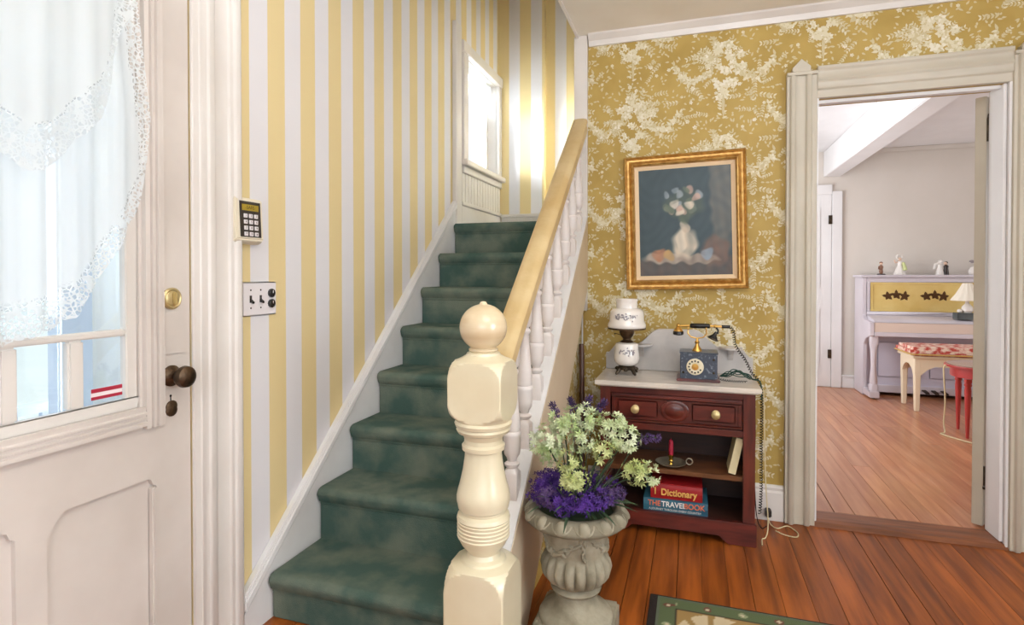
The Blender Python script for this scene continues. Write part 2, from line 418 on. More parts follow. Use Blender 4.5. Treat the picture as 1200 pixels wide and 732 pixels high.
def motif(cx, cz, P, var=0):
    R.seed(31 + var)
    for k in range(190):   # scattered sprigs and buds between
        P.append((leaf_poly(cx + R.uniform(-0.22, 0.22), cz + R.uniform(-0.23, 0.23), R.uniform(0.012, 0.026), 0.009, R.uniform(0, 6.28)), 1))
    for k in range(14):
        flower_polys(cx + R.uniform(-0.2, 0.2), cz + R.uniform(-0.23, 0.23), R.uniform(0.007, 0.013), P)
    for k in range(44):   # bouquet
        dz = R.uniform(-0.13, 0.15); wmax = 0.115 * (1 - abs(dz - 0.04) / 0.2)
        flower_polys(cx + R.uniform(-wmax, wmax), cz + dz, R.uniform(0.011, 0.024), P)
    for k in range(16):
        a = R.uniform(-0.9, pi + 0.9); sprig(cx + 0.06 * cos(a), cz + 0.03 + 0.07 * sin(a), a, R.uniform(0.045, 0.09), P)
    for k in range(9):    # ribbon stem below
        P.append((leaf_poly(cx - 0.006, cz - 0.11 - k * 0.014, 0.026, 0.011, R.choice((0.3, 2.6))), 0))
    P.append((leaf_poly(cx, cz - 0.1, 0.13, 0.014, -pi / 2), 1))
    for sg in (-1, 1):    # garlands that sweep down to the neighbouring columns
        for k in range(22):
            t = k / 21; gx = cx + sg * 0.235 * t; gz = cz + 0.15 - 0.19 * sin(pi * t * 0.85) * 0.9 - 0.02 * t + R.uniform(-0.012, 0.012)
            if k % 2 == 0: flower_polys(gx, gz, R.uniform(0.010, 0.019), P)
            for q in range(4): P.append((leaf_poly(gx, gz, R.uniform(0.018, 0.036), 0.012, R.uniform(0, 6.28)), R.choice((0, 1))))
        for k in range(9):
            sprig(cx + sg * R.uniform(0.05, 0.21), cz + R.uniform(-0.22, 0.22), R.uniform(0, 6.28), R.uniform(0.045, 0.08), P)
def print_mesh(x0, x1, z0, z1, y, holes):
    P = []
    for ci in range(-2, 6):
        for k in range(-1, 7):
            motif(-0.30 + ci * 0.44, 0.12 + k * 0.46 + (0.23 if ci % 2 else 0), P, ci % 2)
    m = MB(); rz_ = random.Random(2)
    for pts, mi in P:
        if min(p[0] for p in pts) < x0 or max(p[0] for p in pts) > x1 or min(p[1] for p in pts) < z0 or max(p[1] for p in pts) > z1: continue
        cx = sum(p[0] for p in pts) / 6; cz = sum(p[1] for p in pts) / 6
        if any(h[0] < cx < h[1] and h[2] < cz < h[3] for h in holes): continue
        yy = y - rz_.random() * 0.0012; m.add([(p[0], yy, p[1]) for p in pts], [tuple(range(6))], mi)
    return m
o = obj('wallpaper_print', print_mesh(-0.555, 2.1, 0.18, 2.41, YB - 0.0008, [(0.43, 1.42, 0, 2.15)]), [M_print, M_print2, M_print3], wall_back)
tag(o, kind='stuff')

# ------------------------------------------------------------------ floors
def planks(root, x0, x1, y0, y1, z, m, seed, cut=None, wd=0.094):
    r = random.Random(seed); x = x0
    while x < x1 - 0.02:
        w_ = min(wd * r.uniform(0.88, 1.14), x1 - x); ys = [y0]
        yj = y0 + r.uniform(0.8, 2.6)
        while yj < y1 - 0.5: ys.append(yj); yj += r.uniform(1.6, 3.2)
        ys.append(y1)
        for a, b in zip(ys[:-1], ys[1:]):
            dz = r.uniform(-0.0006, 0.0006); g = r.choice((0.0004, 0.0005, 0.0006, 0.0018))
            obj('plank', MB().box(x + g, x + w_ - g, a + 0.0008, b - 0.0008, z - 0.02, z + dz), m, root, bevel=0.0007, seg=1)
        x += w_
floor = struct('floor', B(XL - 0.14, 2.69, -1.7, YB + 0.13, -0.06, -0.021), M_under)
planks(floor, XL + 0.02, 2.5, -1.55, YB, 0.0, M_plank, 5)
floor2 = struct('floor_parlour', B(0.2, 4.4, YB + 0.13, 6.75, -0.06, -0.003), M_under)
planks(floor2, 0.32, 4.2, YB + 0.135, 6.58, 0.018, M_plank2, 11, wd=0.088)
th = struct('trim_threshold', MB().prism([(YB - 0.03, 0.001), (YB - 0.012, 0.018), (YB + 0.02, 0.023), (YB + 0.115, 0.023), (YB + 0.133, 0.018), (YB + 0.133, -0.02), (YB - 0.03, -0.02)][:5] + [(YB + 0.133, 0.001)], 'x', DX0 - 0.02, DX1 + 0.01), M_thresh)

# ------------------------------------------------------------------ parlour shell
PZ = 2.48
w = MB(); w.box(0.15, 0.3, YB + 0.13, 4.0, 0, PZ).box(0.15, 0.3, 4.0, 6.1, 0, 0.5).box(0.15, 0.3, 4.0, 6.1, 2.3, PZ).box(0.15, 0.3, 6.1, 6.75, 0, PZ)
struct('wall_parlour_left', w, M_pwall)
far = struct('wall_parlour_far', B(0.15, 4.4, 6.6, 6.75, 0, PZ), M_pwall)
w = MB(); w.box(4.25, 4.4, YB + 0.13, 3.7, 0, PZ).box(4.25, 4.4, 3.7, 5.5, 0, 0.6).box(4.25, 4.4, 3.7, 5.5, 2.2, PZ).box(4.25, 4.4, 5.5, 6.6, 0, PZ)
struct('wall_parlour_right', w, M_pwall)
struct('wall_parlour_near', B(2.69, 4.4, YB, YB + 0.13, 0, PZ), M_pwall)
struct('ceiling_parlour', B(0.15, 4.4, YB + 0.13, 6.75, PZ, PZ + 0.1), M_white)
struct('trim_ceiling_beam', B(1.30, 1.46, YB + 0.14, 6.6, 2.215, PZ), M_white, bevel=0.006)
struct('trim_parlour_crown', B(1.46, 4.25, 6.575, 6.6, PZ - 0.045, PZ), M_pwall, bevel=0.006)
struct('baseboard_parlour', MB().box(1.475, 4.25, 6.575, 6.6, 0.018, 0.13).box(1.475, 4.25, 6.565, 6.6, 0.13, 0.15), M_white, bevel=0.004)
dr = tag(obj('door_parlour_far', B(0.75, 1.375, 6.58, 6.6, 0.02, 2.03), M_white, bevel=0.003), kind='structure')
for z0, z1 in ((0.25, 0.85), (1.05, 1.9)):
    obj('door_panel', MB().box(0.86, 1.27, 6.572, 6.58, z0, z1), M_white, dr, bevel=0.004)
for z in (1.72, 0.32): obj('hinge', B(1.345, 1.378, 6.565, 6.58, z, z + 0.09), M_pewter, dr)
struct('trim_parlour_casing', MB().box(1.378, 1.472, 6.565, 6.6, 0.018, 2.06).box(0.66, 1.378, 6.565, 6.6, 2.03, 2.13), M_white, bevel=0.005)

# ------------------------------------------------------------------ doorway trim
def casing_profile(x0, x1, yb, d):
    """plan view polygon of a stepped casing between x0 and x1, standing d proud of yb"""
    w_ = x1 - x0
    return [(x0, yb), (x0, yb - d * 0.72), (x0 + w_ * 0.10, yb - d * 0.72), (x0 + w_ * 0.13, yb - d), (x0 + w_ * 0.26, yb - d), (x0 + w_ * 0.30, yb - d * 0.75),
            (x0 + w_ * 0.38, yb - d * 0.62), (x0 + w_ * 0.62, yb - d * 0.62), (x0 + w_ * 0.66, yb - d * 0.85), (x0 + w_ * 0.80, yb - d * 0.85), (x0 + w_ * 0.84, yb - d * 0.6),
            (x1, yb - d * 0.6), (x1, yb)]
def pilaster(x0, x1):
    m = MB(); m.prism(casing_profile(x0, x1, YB, 0.045), 'z', 0.001, 2.13)
    m.box(x0, x1, YB - 0.042, YB, 2.13, 2.145)
    mid = (x0 + x1) / 2 - 0.005
    m.prism([(x0 + 0.022, 2.145), (x0 + 0.022, 2.165), (mid, 2.205), (x1 - 0.03, 2.168), (x1 - 0.03, 2.145)], 'y', YB - 0.042, YB)
    return m
struct('trim_doorway_left', pilaster(0.422, DX0), M_trimd, bevel=0.0015, seg=1)
struct('trim_doorway_right', pilaster(1.302, 1.432), M_trimd, bevel=0.0015, seg=1)
hp = [(YB, 2.02), (YB - 0.022, 2.02), (YB - 0.022, 2.055), (YB - 0.030, 2.062), (YB - 0.030, 2.09), (YB - 0.038, 2.10), (YB - 0.030, 2.115), (YB - 0.030, 2.14), (YB - 0.038, 2.150), (YB - 0.038, 2.165), (YB, 2.165)]
struct('trim_doorway_head', MB().prism(hp, 'x', DX0, 1.302), M_trimd, bevel=0.0015, seg=1)
struct('trim_doorway_jamb', MB().box(DX1, 1.302, YB - 0.02, YB + 0.13, 0.001, 2.03).box(1.279, DX1, YB + 0.0, YB + 0.128, 0.024, DZ)
       .box(DX0, 1.279, YB + 0.02, YB + 0.06, 2.005, DZ).box(DX0, DX0 + 0.008, YB - 0.02, YB + 0.13, 0.024, DZ), M_white, bevel=0.002)
struct('baseboard_back', MB().prism([(YB, 0.001), (YB - 0.022, 0.001), (YB - 0.022, 0.135), (YB - 0.014, 0.145), (YB - 0.018, 0.158), (YB - 0.008, 0.17), (YB, 0.17)], 'x', -0.53, 0.42).prism([(YB, 0.001), (YB - 0.022, 0.001), (YB - 0.022, 0.135), (YB - 0.014, 0.145), (YB - 0.018, 0.158), (YB - 0.008, 0.17), (YB, 0.17)], 'x', 1.434, 2.55), M_trim)
struct('trim_crown', MB().prism([(YB, ZC - 0.055), (YB - 0.012, ZC - 0.055), (YB - 0.02, ZC - 0.03), (YB - 0.045, ZC - 0.008), (YB - 0.05, ZC), (YB, ZC)], 'x', -0.53, 2.55), M_trim)
struct('trim_wall_corner', MB().box(-0.605, -0.56, YB - 0.0, YB + 0.13, 1.03, ZC).box(-0.605, -0.535, YB - 0.03, YB - 0.001, 1.00, ZC), M_trim, bevel=0.003)
struct('trim_ceiling_edge', B(-0.592, -0.58, 1.95, YB - 0.03, ZC - 0.012, ZC + 0.12), M_trim)

# open parlour door, folded back past square: its hinge edge faces the hall
th_ = radians(128); pd = thing('door_parlour', (1.287, YB + 0.15, 0.03), None, None, kind='structure')
def rotated(m, ang, c):
    q = MB(); q.f = m.f; q.m = m.m
    q.v = [(c[0] + v[0] * cos(ang) - v[1] * sin(ang), c[1] + v[0] * sin(ang) + v[1] * cos(ang), c[2] + v[2]) for v in m.v]; return q
# local x runs along the leaf away from the hinge
ang = atan2(sin(th_), -cos(th_))
lf = obj('door_leaf', rotated(B(0.0, 0.70, -0.042, 0.0, 0.0, 1.975), ang, (1.241, YB + 0.162, 0.032)), M_trimd, pd, bevel=0.002)
for z0, z1 in ((0.2, 0.85), (1.0, 1.8)):
    obj('door_panel', rotated(B(0.12, 0.58, 0.0005, 0.008, z0, z1), ang, (1.241, YB + 0.162, 0.032)), M_trimd, pd, bevel=0.004)
    obj('hinge', MB().lathe([(0.007, z0 + 0.02), (0.007, z0 + 0.11)], (1.281, YB + 0.134, 0), 10).lathe([(0.009, z0 + 0.005), (0.009, z0 + 0.015)], (1.281, YB + 0.134, 0), 10)
        if z0 < 0.5 else MB().lathe([(0.007, 1.80), (0.007, 1.90), (0.003, 1.925)], (1.281, YB + 0.134, 0), 10), M_pewter, pd)

# ------------------------------------------------------------------ landing: window, wainscot, baseboard
M_s = M_trim
def window_casing():
    m = MB(); x0, x1 = XL, XL + 0.03
    m.box(x0, x1, 3.28, 3.36, 1.92, 2.60).box(x0, x1, 3.96, YE, 1.92, 2.60).box(x0, x1 + 0.008, 3.26, YE, 2.60, 2.67).box(x0, x1 + 0.03, 3.26, YE, 1.885, 1.92).box(x0, x1, 3.28, YE, 1.84, 1.885)
    return m
struct('trim_window_casing', window_casing(), M_s, bevel=0.004)
struct('trim_window_lining', MB().box(XL - 0.14, XL + 0.002, 3.36, 3.366, 1.926, 2.594).box(XL - 0.14, XL + 0.002, 3.954, 3.96, 1.926, 2.594).box(XL - 0.14, XL + 0.002, 3.36, 3.96, 2.594, 2.60).box(XL - 0.14, XL + 0.002, 3.36, 3.96, 1.92, 1.926), M_s)
win = tag(obj('window_1', MB().box(XL - 0.10, XL - 0.06, 3.36, 3.40, 1.92, 2.60).box(XL - 0.10, XL - 0.06, 3.92, 3.96, 1.92, 2.60)
              .box(XL - 0.10, XL - 0.06, 3.40, 3.92, 2.56, 2.60).box(XL - 0.10, XL - 0.06, 3.40, 3.92, 1.92, 1.96), M_s), kind='structure')
obj('window_glass', B(XL - 0.085, XL - 0.08, 3.40, 3.92, 1.96, 2.56), M_glass, win)
lv = MB(); n = 48; vs = []; fs = []
for i in range(n + 1):
    y = 3.365 + 0.59 * i / n; sc = 0.20 + 0.02 * abs(sin(i * pi / 6))
    for k in range(9):
        vs.append((XL - 0.03 + 0.008 * sin(i * 0.9), y, 2.59 - sc * k / 8))
for i in range(n):
    for k in range(8): a = i * 9 + k; fs.append((a, a + 1, a + 10, a + 9))
lv.add(vs, fs)
def set_lace(o, fn):
    me = o.data; a = me.attributes.new('lace', 'FLOAT', 'POINT')
    for i, v in enumerate(me.vertices): a.data[i].value = fn(v.co)
o = tag(obj('window_valance', lv, M_lace2, smooth=True), 'short white lace valance across the top of the stair landing window', 'curtain')
set_lace(o, lambda c: 0.8 if (c.z < 2.45 or int(c.y * 40) % 3 == 0) else 0.0)
# beadboard panel below the window and rails
bead = struct('trim_wainscot', MB().box(XL, XL + 0.008, 3.27, YE, 1.655, 1.84), M_s)
for i in range(14):
    y = 3.275 + i * 0.0525
    obj('bead_board', MB().prism([(XL + 0.008, y + 0.002), (XL + 0.018, y + 0.005), (XL + 0.018, y + 0.047), (XL + 0.008, y + 0.050)], 'z', 1.655, 1.838), M_s, bead)
struct('trim_stair_post', MB().box(XL, XL + 0.024, 3.17, 3.262, 1.50, 2.75).box(XL, XL + 0.03, 3.162, 3.185, 1.50, 2.75), M_s, bevel=0.004)
struct('baseboard_landing', MB().box(XL, XL + 0.022, 3.262, YE, 1.51, 1.63).box(XL, XL + 0.03, 3.262, YE, 1.63, 1.655)
       .box(XL + 0.03, -1.05, YE - 0.022, YE, 1.51, 1.62).box(XL + 0.03, -1.05, YE - 0.028, YE, 1.62, 1.645).box(-1.05, -0.60, YE + 0.035, YE + 0.06, 1.51, 1.645), M_s, bevel=0.003)

# skirt board up the left wall
def skz(y): return 0.138 + 0.879 * (y - 1.446)
ys, ye = 1.447, 3.162
sk = struct('baseboard_stair', MB().prism([(ys, 0.001), (ys, skz(ys) - 0.03), (ye, skz(ye) - 0.03), (ye, skz(ye) - 0.5), (ys + 0.35, 0.001)], 'x', XL, XL + 0.022), M_skirt)
for d0, d1, x in ((-0.042, -0.012, 0.036), (-0.012, 0.0, 0.028), (-0.075, -0.055, 0.026)):
    obj('cap_moulding', MB().prism([(ys, skz(ys) + d0 - 0.004), (ys, skz(ys) + d1), (ye, skz(ye) + d1), (ye, skz(ye) + d0 - 0.004)], 'x', XL, XL + x), M_skirt, sk, bevel=0.004)

# ------------------------------------------------------------------ staircase
RX0, RX1 = XL + 0.024, -0.614
def ny(k): return 1.60 + 0.2176 * (k - 1) - (0.045 if k == 1 else 0)
def nz(k): return 0.19 * k - 0.016 - (0.012 if k == 1 else 0)
stair = thing('staircase', (-1.0, 1.6, 0), 'straight staircase with green carpeted steps, turned white balusters and a cream newel post', 'staircase')
for k in range(1, 9):
    z0, z1 = max(nz(k - 1) - 0.03, 0.001), nz(k); y = ny(k); yb = ny(k + 1) + 0.040 if k < 8 else YE - 0.03
    r = 0.026; pts = [(y + 0.022, z0 + 0.0)]
    pts += [(y + 0.022, z1 - 0.062), (y + 0.010, z1 - 0.052)]
    for q in range(7):
        a = pi + (-pi / 2) * q / 6 * 1.0
        pts.append((y + r + r * cos(a), z1 - r + r * sin(a)))
    pts.append((yb, z1)); pts.append((yb, z0 if k < 8 else z1 - 0.03))
    if k == 8: pts = pts[:-1] + [(yb, z1 - 0.05), (y + 0.06, z1 - 0.05), (y + 0.06, z0)]
    obj('carpeted_step', MB().prism(pts, 'x', RX0, RX1), M_carpet, stair, bevel=0.006, seg=2)
def cz(y): return 0.585 + 0.88 * (y - 1.912)      # top of the string board
BX = -0.572
y0, y1 = 1.59, 2.94
sb = obj('string_board', MB().prism([(y0, 0.001), (y0, cz(y0)), (y1, cz(y1)), (y1, cz(y1) - 0.37), (y0 + 0.22, 0.001)], 'x', -0.606, -0.530), M_string, stair, bevel=0.002)
obj('string_cap', MB().prism([(y0, cz(y0) + 0.001), (y0, cz(y0) + 0.010), (y1, cz(y1) + 0.010), (y1, cz(y1) + 0.001)], 'x', -0.610, -0.532), M_skirt, stair)
sp = obj('spandrel_panel', MB().prism([(y0 + 0.23, 0.001), (2.96, cz(2.96) - 0.376), (2.96, 0.001)], 'x', -0.60, -0.566), M_toile, stair)
P_ = []; R = random.Random(9)
for cy_, cz_ in ((2.8, 0.75), (2.58, 0.45), (2.8, 0.3), (2.35, 0.2)): motif(cy_, cz_, P_)
pm = MB()
for pts, mi in P_:
    if all(p[0] < 2.955 and p[1] > 0.01 and p[1] < cz(p[0]) - 0.385 and p[0] > y0 + 0.24 for p in pts): xx = -0.5652 + R.random() * 0.0012; pm.add([(xx, p[0], p[1]) for p in pts], [tuple(range(6))], mi)
tag(obj('wallpaper_print', pm, [M_print, M_print2, M_print3], sp), kind='stuff')
# balusters
def rz(y): return 1.33 + 0.82 * (y - 2.1)          # top of the handrail
by = [1.767, 1.912, 2.07, 2.235, 2.40, 2.56, 2.715, 2.865]
H = 0.62
def bal_profile(h):
    hs = 0.024; b = 0.105
    P = [(0, 0.034, hs), (b - 0.012, 0.034, hs), (b, 0.022, hs), (b + 0.006, 0.016, None), (b + 0.014, 0.024, None), (b + 0.022, 0.025, None), (b + 0.030, 0.015, None),
         (b + 0.042, 0.018, None), (b + 0.055, 0.026, None), (b + 0.075, 0.029, None), (b + 0.115, 0.029, None), (b + 0.122, 0.0305, None), (b + 0.130, 0.0305, None), (b + 0.137, 0.025, None),
         (b + 0.146, 0.029, None), (b + 0.20, 0.025, None), (b + 0.28, 0.019, None), (b + 0.335, 0.016, None), (b + 0.342, 0.022, None), (b + 0.352, 0.022, None), (b + 0.360, 0.015, None),
         (b + 0.368, 0.022, None), (b + 0.378, 0.0235, None), (b + 0.385, 0.03, hs), (h, 0.03, hs)]
    return P
b0 = None
for i, y in enumerate(by):
    zb = cz(y) - 0.013
    if b0 is None:
        b0 = obj('baluster', MB().post(bal_profile(0.595), (BX, y, zb), 28), M_balus, stair, smooth=True, auto=50, at=(BX, y, zb)); o = b0
    else:
        o = b0.copy(); C.objects.link(o)
    o.location = Vector((BX, y, zb)) - stair.location
    o.scale = (1, 1, (rz(y) - 0.055 - zb) / 0.595)
# handrail
hr = MB(); sec = [(-0.036, -0.072), (-0.040, -0.050), (-0.034, -0.030), (-0.041, -0.018), (-0.034, -0.004), (-0.015, 0.0), (0.015, 0.0), (0.034, -0.004), (0.041, -0.018), (0.034, -0.030), (0.040, -0.050), (0.036, -0.072)]
ysr = [1.565, 1.60, 1.66, 1.75, 2.0, 2.4, 2.8, 2.9385]; vs = []; fs = []; ns = len(sec)
for i, y in enumerate(ysr):
    drop = (0.035 * (1 - (y - 1.565) / 0.12)) if y < 1.68 else 0
    for a, b in sec: vs.append((BX + a, y, rz(y) - drop * 0.4 + b * (1.15)))
for i in range(len(ysr) - 1):
    for k in range(ns): j = (k + 1) % ns; fs.append((i * ns + k, i * ns + j, (i + 1) * ns + j, (i + 1) * ns + k))
fs += [tuple(range(ns)), tuple((len(ysr) - 1) * ns + k for k in range(ns))]
hr.add(vs, fs); obj('handrail', hr, M_rail, stair, smooth=True, auto=60)
# newel post
NW = 0.079; NX, NY = -0.572, 1.50
def blk(h, zc, rz_, ry_, z0, z1, n, e=2.7):
    out = []
    for k in range(n + 1):
        z = z0 + (z1 - z0) * k / n; t = min(1, abs(z - zc) / rz_) if (z > zc or z0 > 0.1) else 0
        y = ry_ * (1 - t ** e) ** (1 / e); out.append((z, sqrt(h * h + y * y) if y > 0.001 else h, h))
    return out
P = [(0.001, 0.2, 0.088)] + blk(0.088, 0.27, 0.098, 0.086, 0.26, 0.366, 16)
P += [(0.371, 0.076, None), (0.374, 0.066, None), (0.380, 0.062, None), (0.386, 0.050, None), (0.397, 0.045, None), (0.408, 0.052, None), (0.420, 0.063, None), (0.434, 0.070, None)]
z = 0.440
for k in range(5): P += [(z, 0.074, None), (z + 0.006, 0.076, None), (z + 0.0085, 0.0735, None)]; z += 0.0105
P += [(0.496, 0.077, None), (0.506, 0.074, None), (0.512, 0.064, None), (0.520, 0.064, None), (0.526, 0.073, None), (0.536, 0.0745, None), (0.546, 0.077, None), (0.560, 0.077, None), (0.575, 0.074, None), (0.60, 0.067, None), (0.635, 0.059, None), (0.675, 0.0535, None),
      (0.688, 0.053, None), (0.692, 0.061, None), (0.704, 0.062, None), (0.710, 0.056, None), (0.722, 0.055, None), (0.736, 0.060, None), (0.742, 0.074, None), (0.750, 0.078, None), (0.757, 0.074, None), (0.760, 0.080, None), (0.769, 0.083, None), (0.776, 0.078, None)]
P += blk(NW, 0.864, 0.084, 0.080, 0.781, 0.947, 26)
P += [(0.951, 0.070, None), (0.955, 0.062, None), (0.962, 0.050, None), (0.968, 0.047, None), (0.972, 0.034, None)]
nw = obj('newel_post', MB().post(P, (NX, NY, 0), 144), M_newel, stair, smooth=True, auto=16)
bp = [(0.036, 0.969), (0.042, 0.974), (0.042, 0.979), (0.036, 0.983)]
for k in range(17):
    a = radians(-60 + 140 * k / 16); bp.append((0.0685 * cos(a), 1.040 + 0.0685 * sin(a) * 0.98))
bp += [(0.010, 1.110), (0.007, 1.1135), (0.001, 1.1145)]
obj('ball_finial', MB().lathe(bp, (NX, NY, 0), 40), M_ball, nw, smooth=True)

# ------------------------------------------------------------------ front door
fd = tag(obj('door_front', MB(), M_door), kind='structure'); fd.location = (0, 0, 0)
X0, X1 = XL - 0.045, XL - 0.004
GY0, GY1, GZ0, GZ1 = 0.53, 1.118, 0.832, 1.965     # window opening in the leaf
m = MB(); m.box(X0, X1, 0.425, GY0, 0.01, 2.05).box(X0, X1, GY1, 1.276, 0.70, 2.05).box(X0, X1, 1.165, 1.276, 0.01, 0.70).box(X0, X1, GY0, GY1, GZ1, 2.05).box(X0, X1, GY0, GY1, 0.70, GZ0)
m.box(X0, X1, 0.825, 0.87, 0.16, 0.70).box(X0, X1, GY0, GY1, 0.01, 0.16)
m.box(X0, X0 + 0.02, GY0, GY1, 0.16, 0.70)
def panel_frame(a, b):
    top = 0.70; pts = [(a, top), (a, 0.585), (a + 0.012, 0.590), (a + 0.016, 0.606), (a + 0.040, 0.632), (a + 0.055, 0.632), (b - 0.028, 0.632), (b - 0.016, 0.627), (b - 0.010, 0.612), (b, 0.606), (b, top)]
    return pts
obj('door_stile', m, M_door, fd)
obj('door_panel_frame', MB().prism(panel_frame(0.888, 1.165), 'x', X0, X1), M_door, fd)
obj('door_panel_frame', MB().prism(panel_frame(0.53, 0.825), 'x', X0, X1), M_door, fd)
m = MB(); m.box(X0, X1, GY1, 1.165, 0.01, 0.16).box(X0, X1, 0.87, 0.888, 0.16, 0.70)
obj('door_stile', m, M_door, fd)
for a, b in ((0.888, 1.165), (0.53, 0.825)):
    obj('door_panel', B(X0 + 0.02, X1 - 0.014, a, b, 0.16, 0.633), M_door, fd)
obj('panel_moulding', MB().box(XL - 0.018, XL + 0.002, 1.150, 1.164, 0.16, 0.605), M_door, fd, bevel=0.004)
# fluted mouldings around the glazing
def flutes_bottom():
    m = MB(); x = XL - 0.004
    m.prism([(x, 0.784), (x + 0.020, 0.784), (x + 0.020, 0.793), (x + 0.014, 0.795), (x + 0.014, 0.799), (x + 0.019, 0.801), (x + 0.019, 0.806), (x + 0.013, 0.808), (x + 0.013, 0.812), (x + 0.018, 0.814), (x + 0.018, 0.819), (x + 0.012, 0.822), (x + 0.014, 0.835), (x, 0.835)], 'y', GY0 - 0.05, 1.126)
    return m
obj('fluted_moulding', flutes_bottom(), M_door, fd)
x = XL - 0.004
pf = [(x, 1.126), (x + 0.016, 1.126), (x + 0.018, 1.137), (x + 0.012, 1.139), (x + 0.012, 1.143), (x + 0.019, 1.145), (x + 0.019, 1.153), (x + 0.013, 1.155), (x + 0.013, 1.159), (x + 0.020, 1.161), (x + 0.020, 1.169), (x + 0.013, 1.171), (x + 0.015, 1.182), (x, 1.182)]
obj('fluted_moulding', MB().prism(pf, 'z', 0.775, 2.02), M_door, fd)
obj('fluted_moulding', MB().box(x, x + 0.018, GY0 - 0.05, 1.126, 1.965, 2.01), M_door, fd, bevel=0.003)
# sash bars and panes
m = MB(); xs0, xs1 = XL - 0.034, XL - 0.010
m.box(xs0, xs1, GY0, GY1, GZ0, 0.862).box(xs0, xs1, 1.086, GY1, 0.862, GZ1).box(xs0, xs1, GY0, 0.56, 0.862, GZ1).box(xs0, xs1, 0.56, 1.086, 1.935, GZ1)
obj('glazing_frame', m, M_trim, fd, bevel=0.003)
obj('glazing_bar', B(xs0, xs1, 0.56, 1.086, 1.030, 1.048), M_trim, fd, bevel=0.004)
obj('glazing_bar', B(xs0, xs1, 0.56, 1.086, 1.768, 1.786), M_trim, fd, bevel=0.004)
bars = [(0.654, 0.690), (0.802, 0.838), (0.943, 0.980)]
for a, b in bars:
    obj('glazing_bar', B(xs0, xs1, a, b, 0.862, 1.030), M_trim, fd, bevel=0.005)
    obj('glazing_bar', B(xs0, xs1, a, b, 1.786, 1.935), M_trim, fd, bevel=0.005)
ed = [0.56] + [v for b in bars for v in b] + [1.086]
for i in range(0, len(ed), 2):
    for z0, z1 in ((0.862, 1.030), (1.786, 1.935)): obj('pane', B(XL - 0.026, XL - 0.022, ed[i], ed[i + 1], z0, z1), M_glass, fd)
obj('pane', B(XL - 0.026, XL - 0.022, 0.56, 1.086, 1.048, 1.768), M_glass, fd)
# lock furniture
def xlathe(prof, x, y, z, n=24, mod=None):    # lathe about the X axis
    return MB().lathe(prof, (x, y, z), n, rot=Matrix.Rotation(pi / 2, 3, 'Y'), mod=mod)
dk = obj('door_knob', xlathe([(0.030, 0.0), (0.030, 0.004), (0.022, 0.010), (0.011, 0.016), (0.010, 0.030), (0.014, 0.034), (0.027, 0.040), (0.031, 0.050), (0.029, 0.062), (0.018, 0.069), (0.001, 0.071)], XL - 0.004, 1.213, 0.903), M_bronze, fd, smooth=True)
db = obj('dead_bolt', xlathe([(0.030, 0.0), (0.031, 0.006), (0.026, 0.010), (0.022, 0.008), (0.019, 0.010), (0.001, 0.011)], XL - 0.004, 1.214, 1.123), M_knob, fd, smooth=True)
obj('thumb_turn', B(XL + 0.006, XL + 0.022, 1.210, 1.218, 1.104, 1.142), M_knob, db, bevel=0.003)
ek = obj('keyhole_cover', xlathe([(0.017, 0.0), (0.017, 0.003), (0.012, 0.006), (0.001, 0.007)], XL - 0.004, 1.213, 0.81, 20, mod=lambda a, r, z: r * (1 + 0.35 * abs(cos(a)))), M_bronze, fd, smooth=True)
obj('keyhole', MB().lathe([(0.0035, 0.0), (0.0035, 0.0015)], (XL - 0.0045, 1.211, 0.846), 10, rot=Matrix.Rotation(pi / 2, 3, 'Y')).box(XL - 0.0045, XL - 0.003, 1.2095, 1.2125, 0.832, 0.846), M_black, fd)
obj('lock_patch', B(XL - 0.004, XL + 0.001, 1.184, 1.256, 0.965, 1.086), M_door, fd, bevel=0.002)
st = obj('window_sticker', B(XL - 0.0215, XL - 0.0205, 1.002, 1.082, 0.875, 0.903), M_stickw, fd)
obj('sticker_stripe', MB().box(XL - 0.0204, XL - 0.020, 1.002, 1.082, 0.893, 0.903).box(XL - 0.0204, XL - 0.020, 1.002, 1.082, 0.875, 0.883), M_stick, st)
# door casing
pc = []
x = XL
prof = [(x, 1.2775), (x + 0.008, 1.2775), (x + 0.010, 1.284), (x + 0.010, 1.300), (x + 0.014, 1.303), (x + 0.014, 1.326), (x + 0.020, 1.332), (x + 0.020, 1.350), (x + 0.016, 1.356), (x + 0.018, 1.40), (x + 0.026, 1.404), (x + 0.026, 1.416), (x + 0.034, 1.422), (x + 0.036, 1.436), (x + 0.032, 1.444), (x, 1.445)]
struct('trim_front_door_casing', MB().prism(prof, 'z', 0.001, 2.25), M_trim, bevel=0.0012, seg=1)
struct('trim_front_door_head', B(XL, XL + 0.02, 0.28, 1.282, 2.06, 2.2), M_trim)
struct('trim_front_door_side', B(XL, XL + 0.02, 0.28, 0.42, 0.001, 2.06), M_trim)

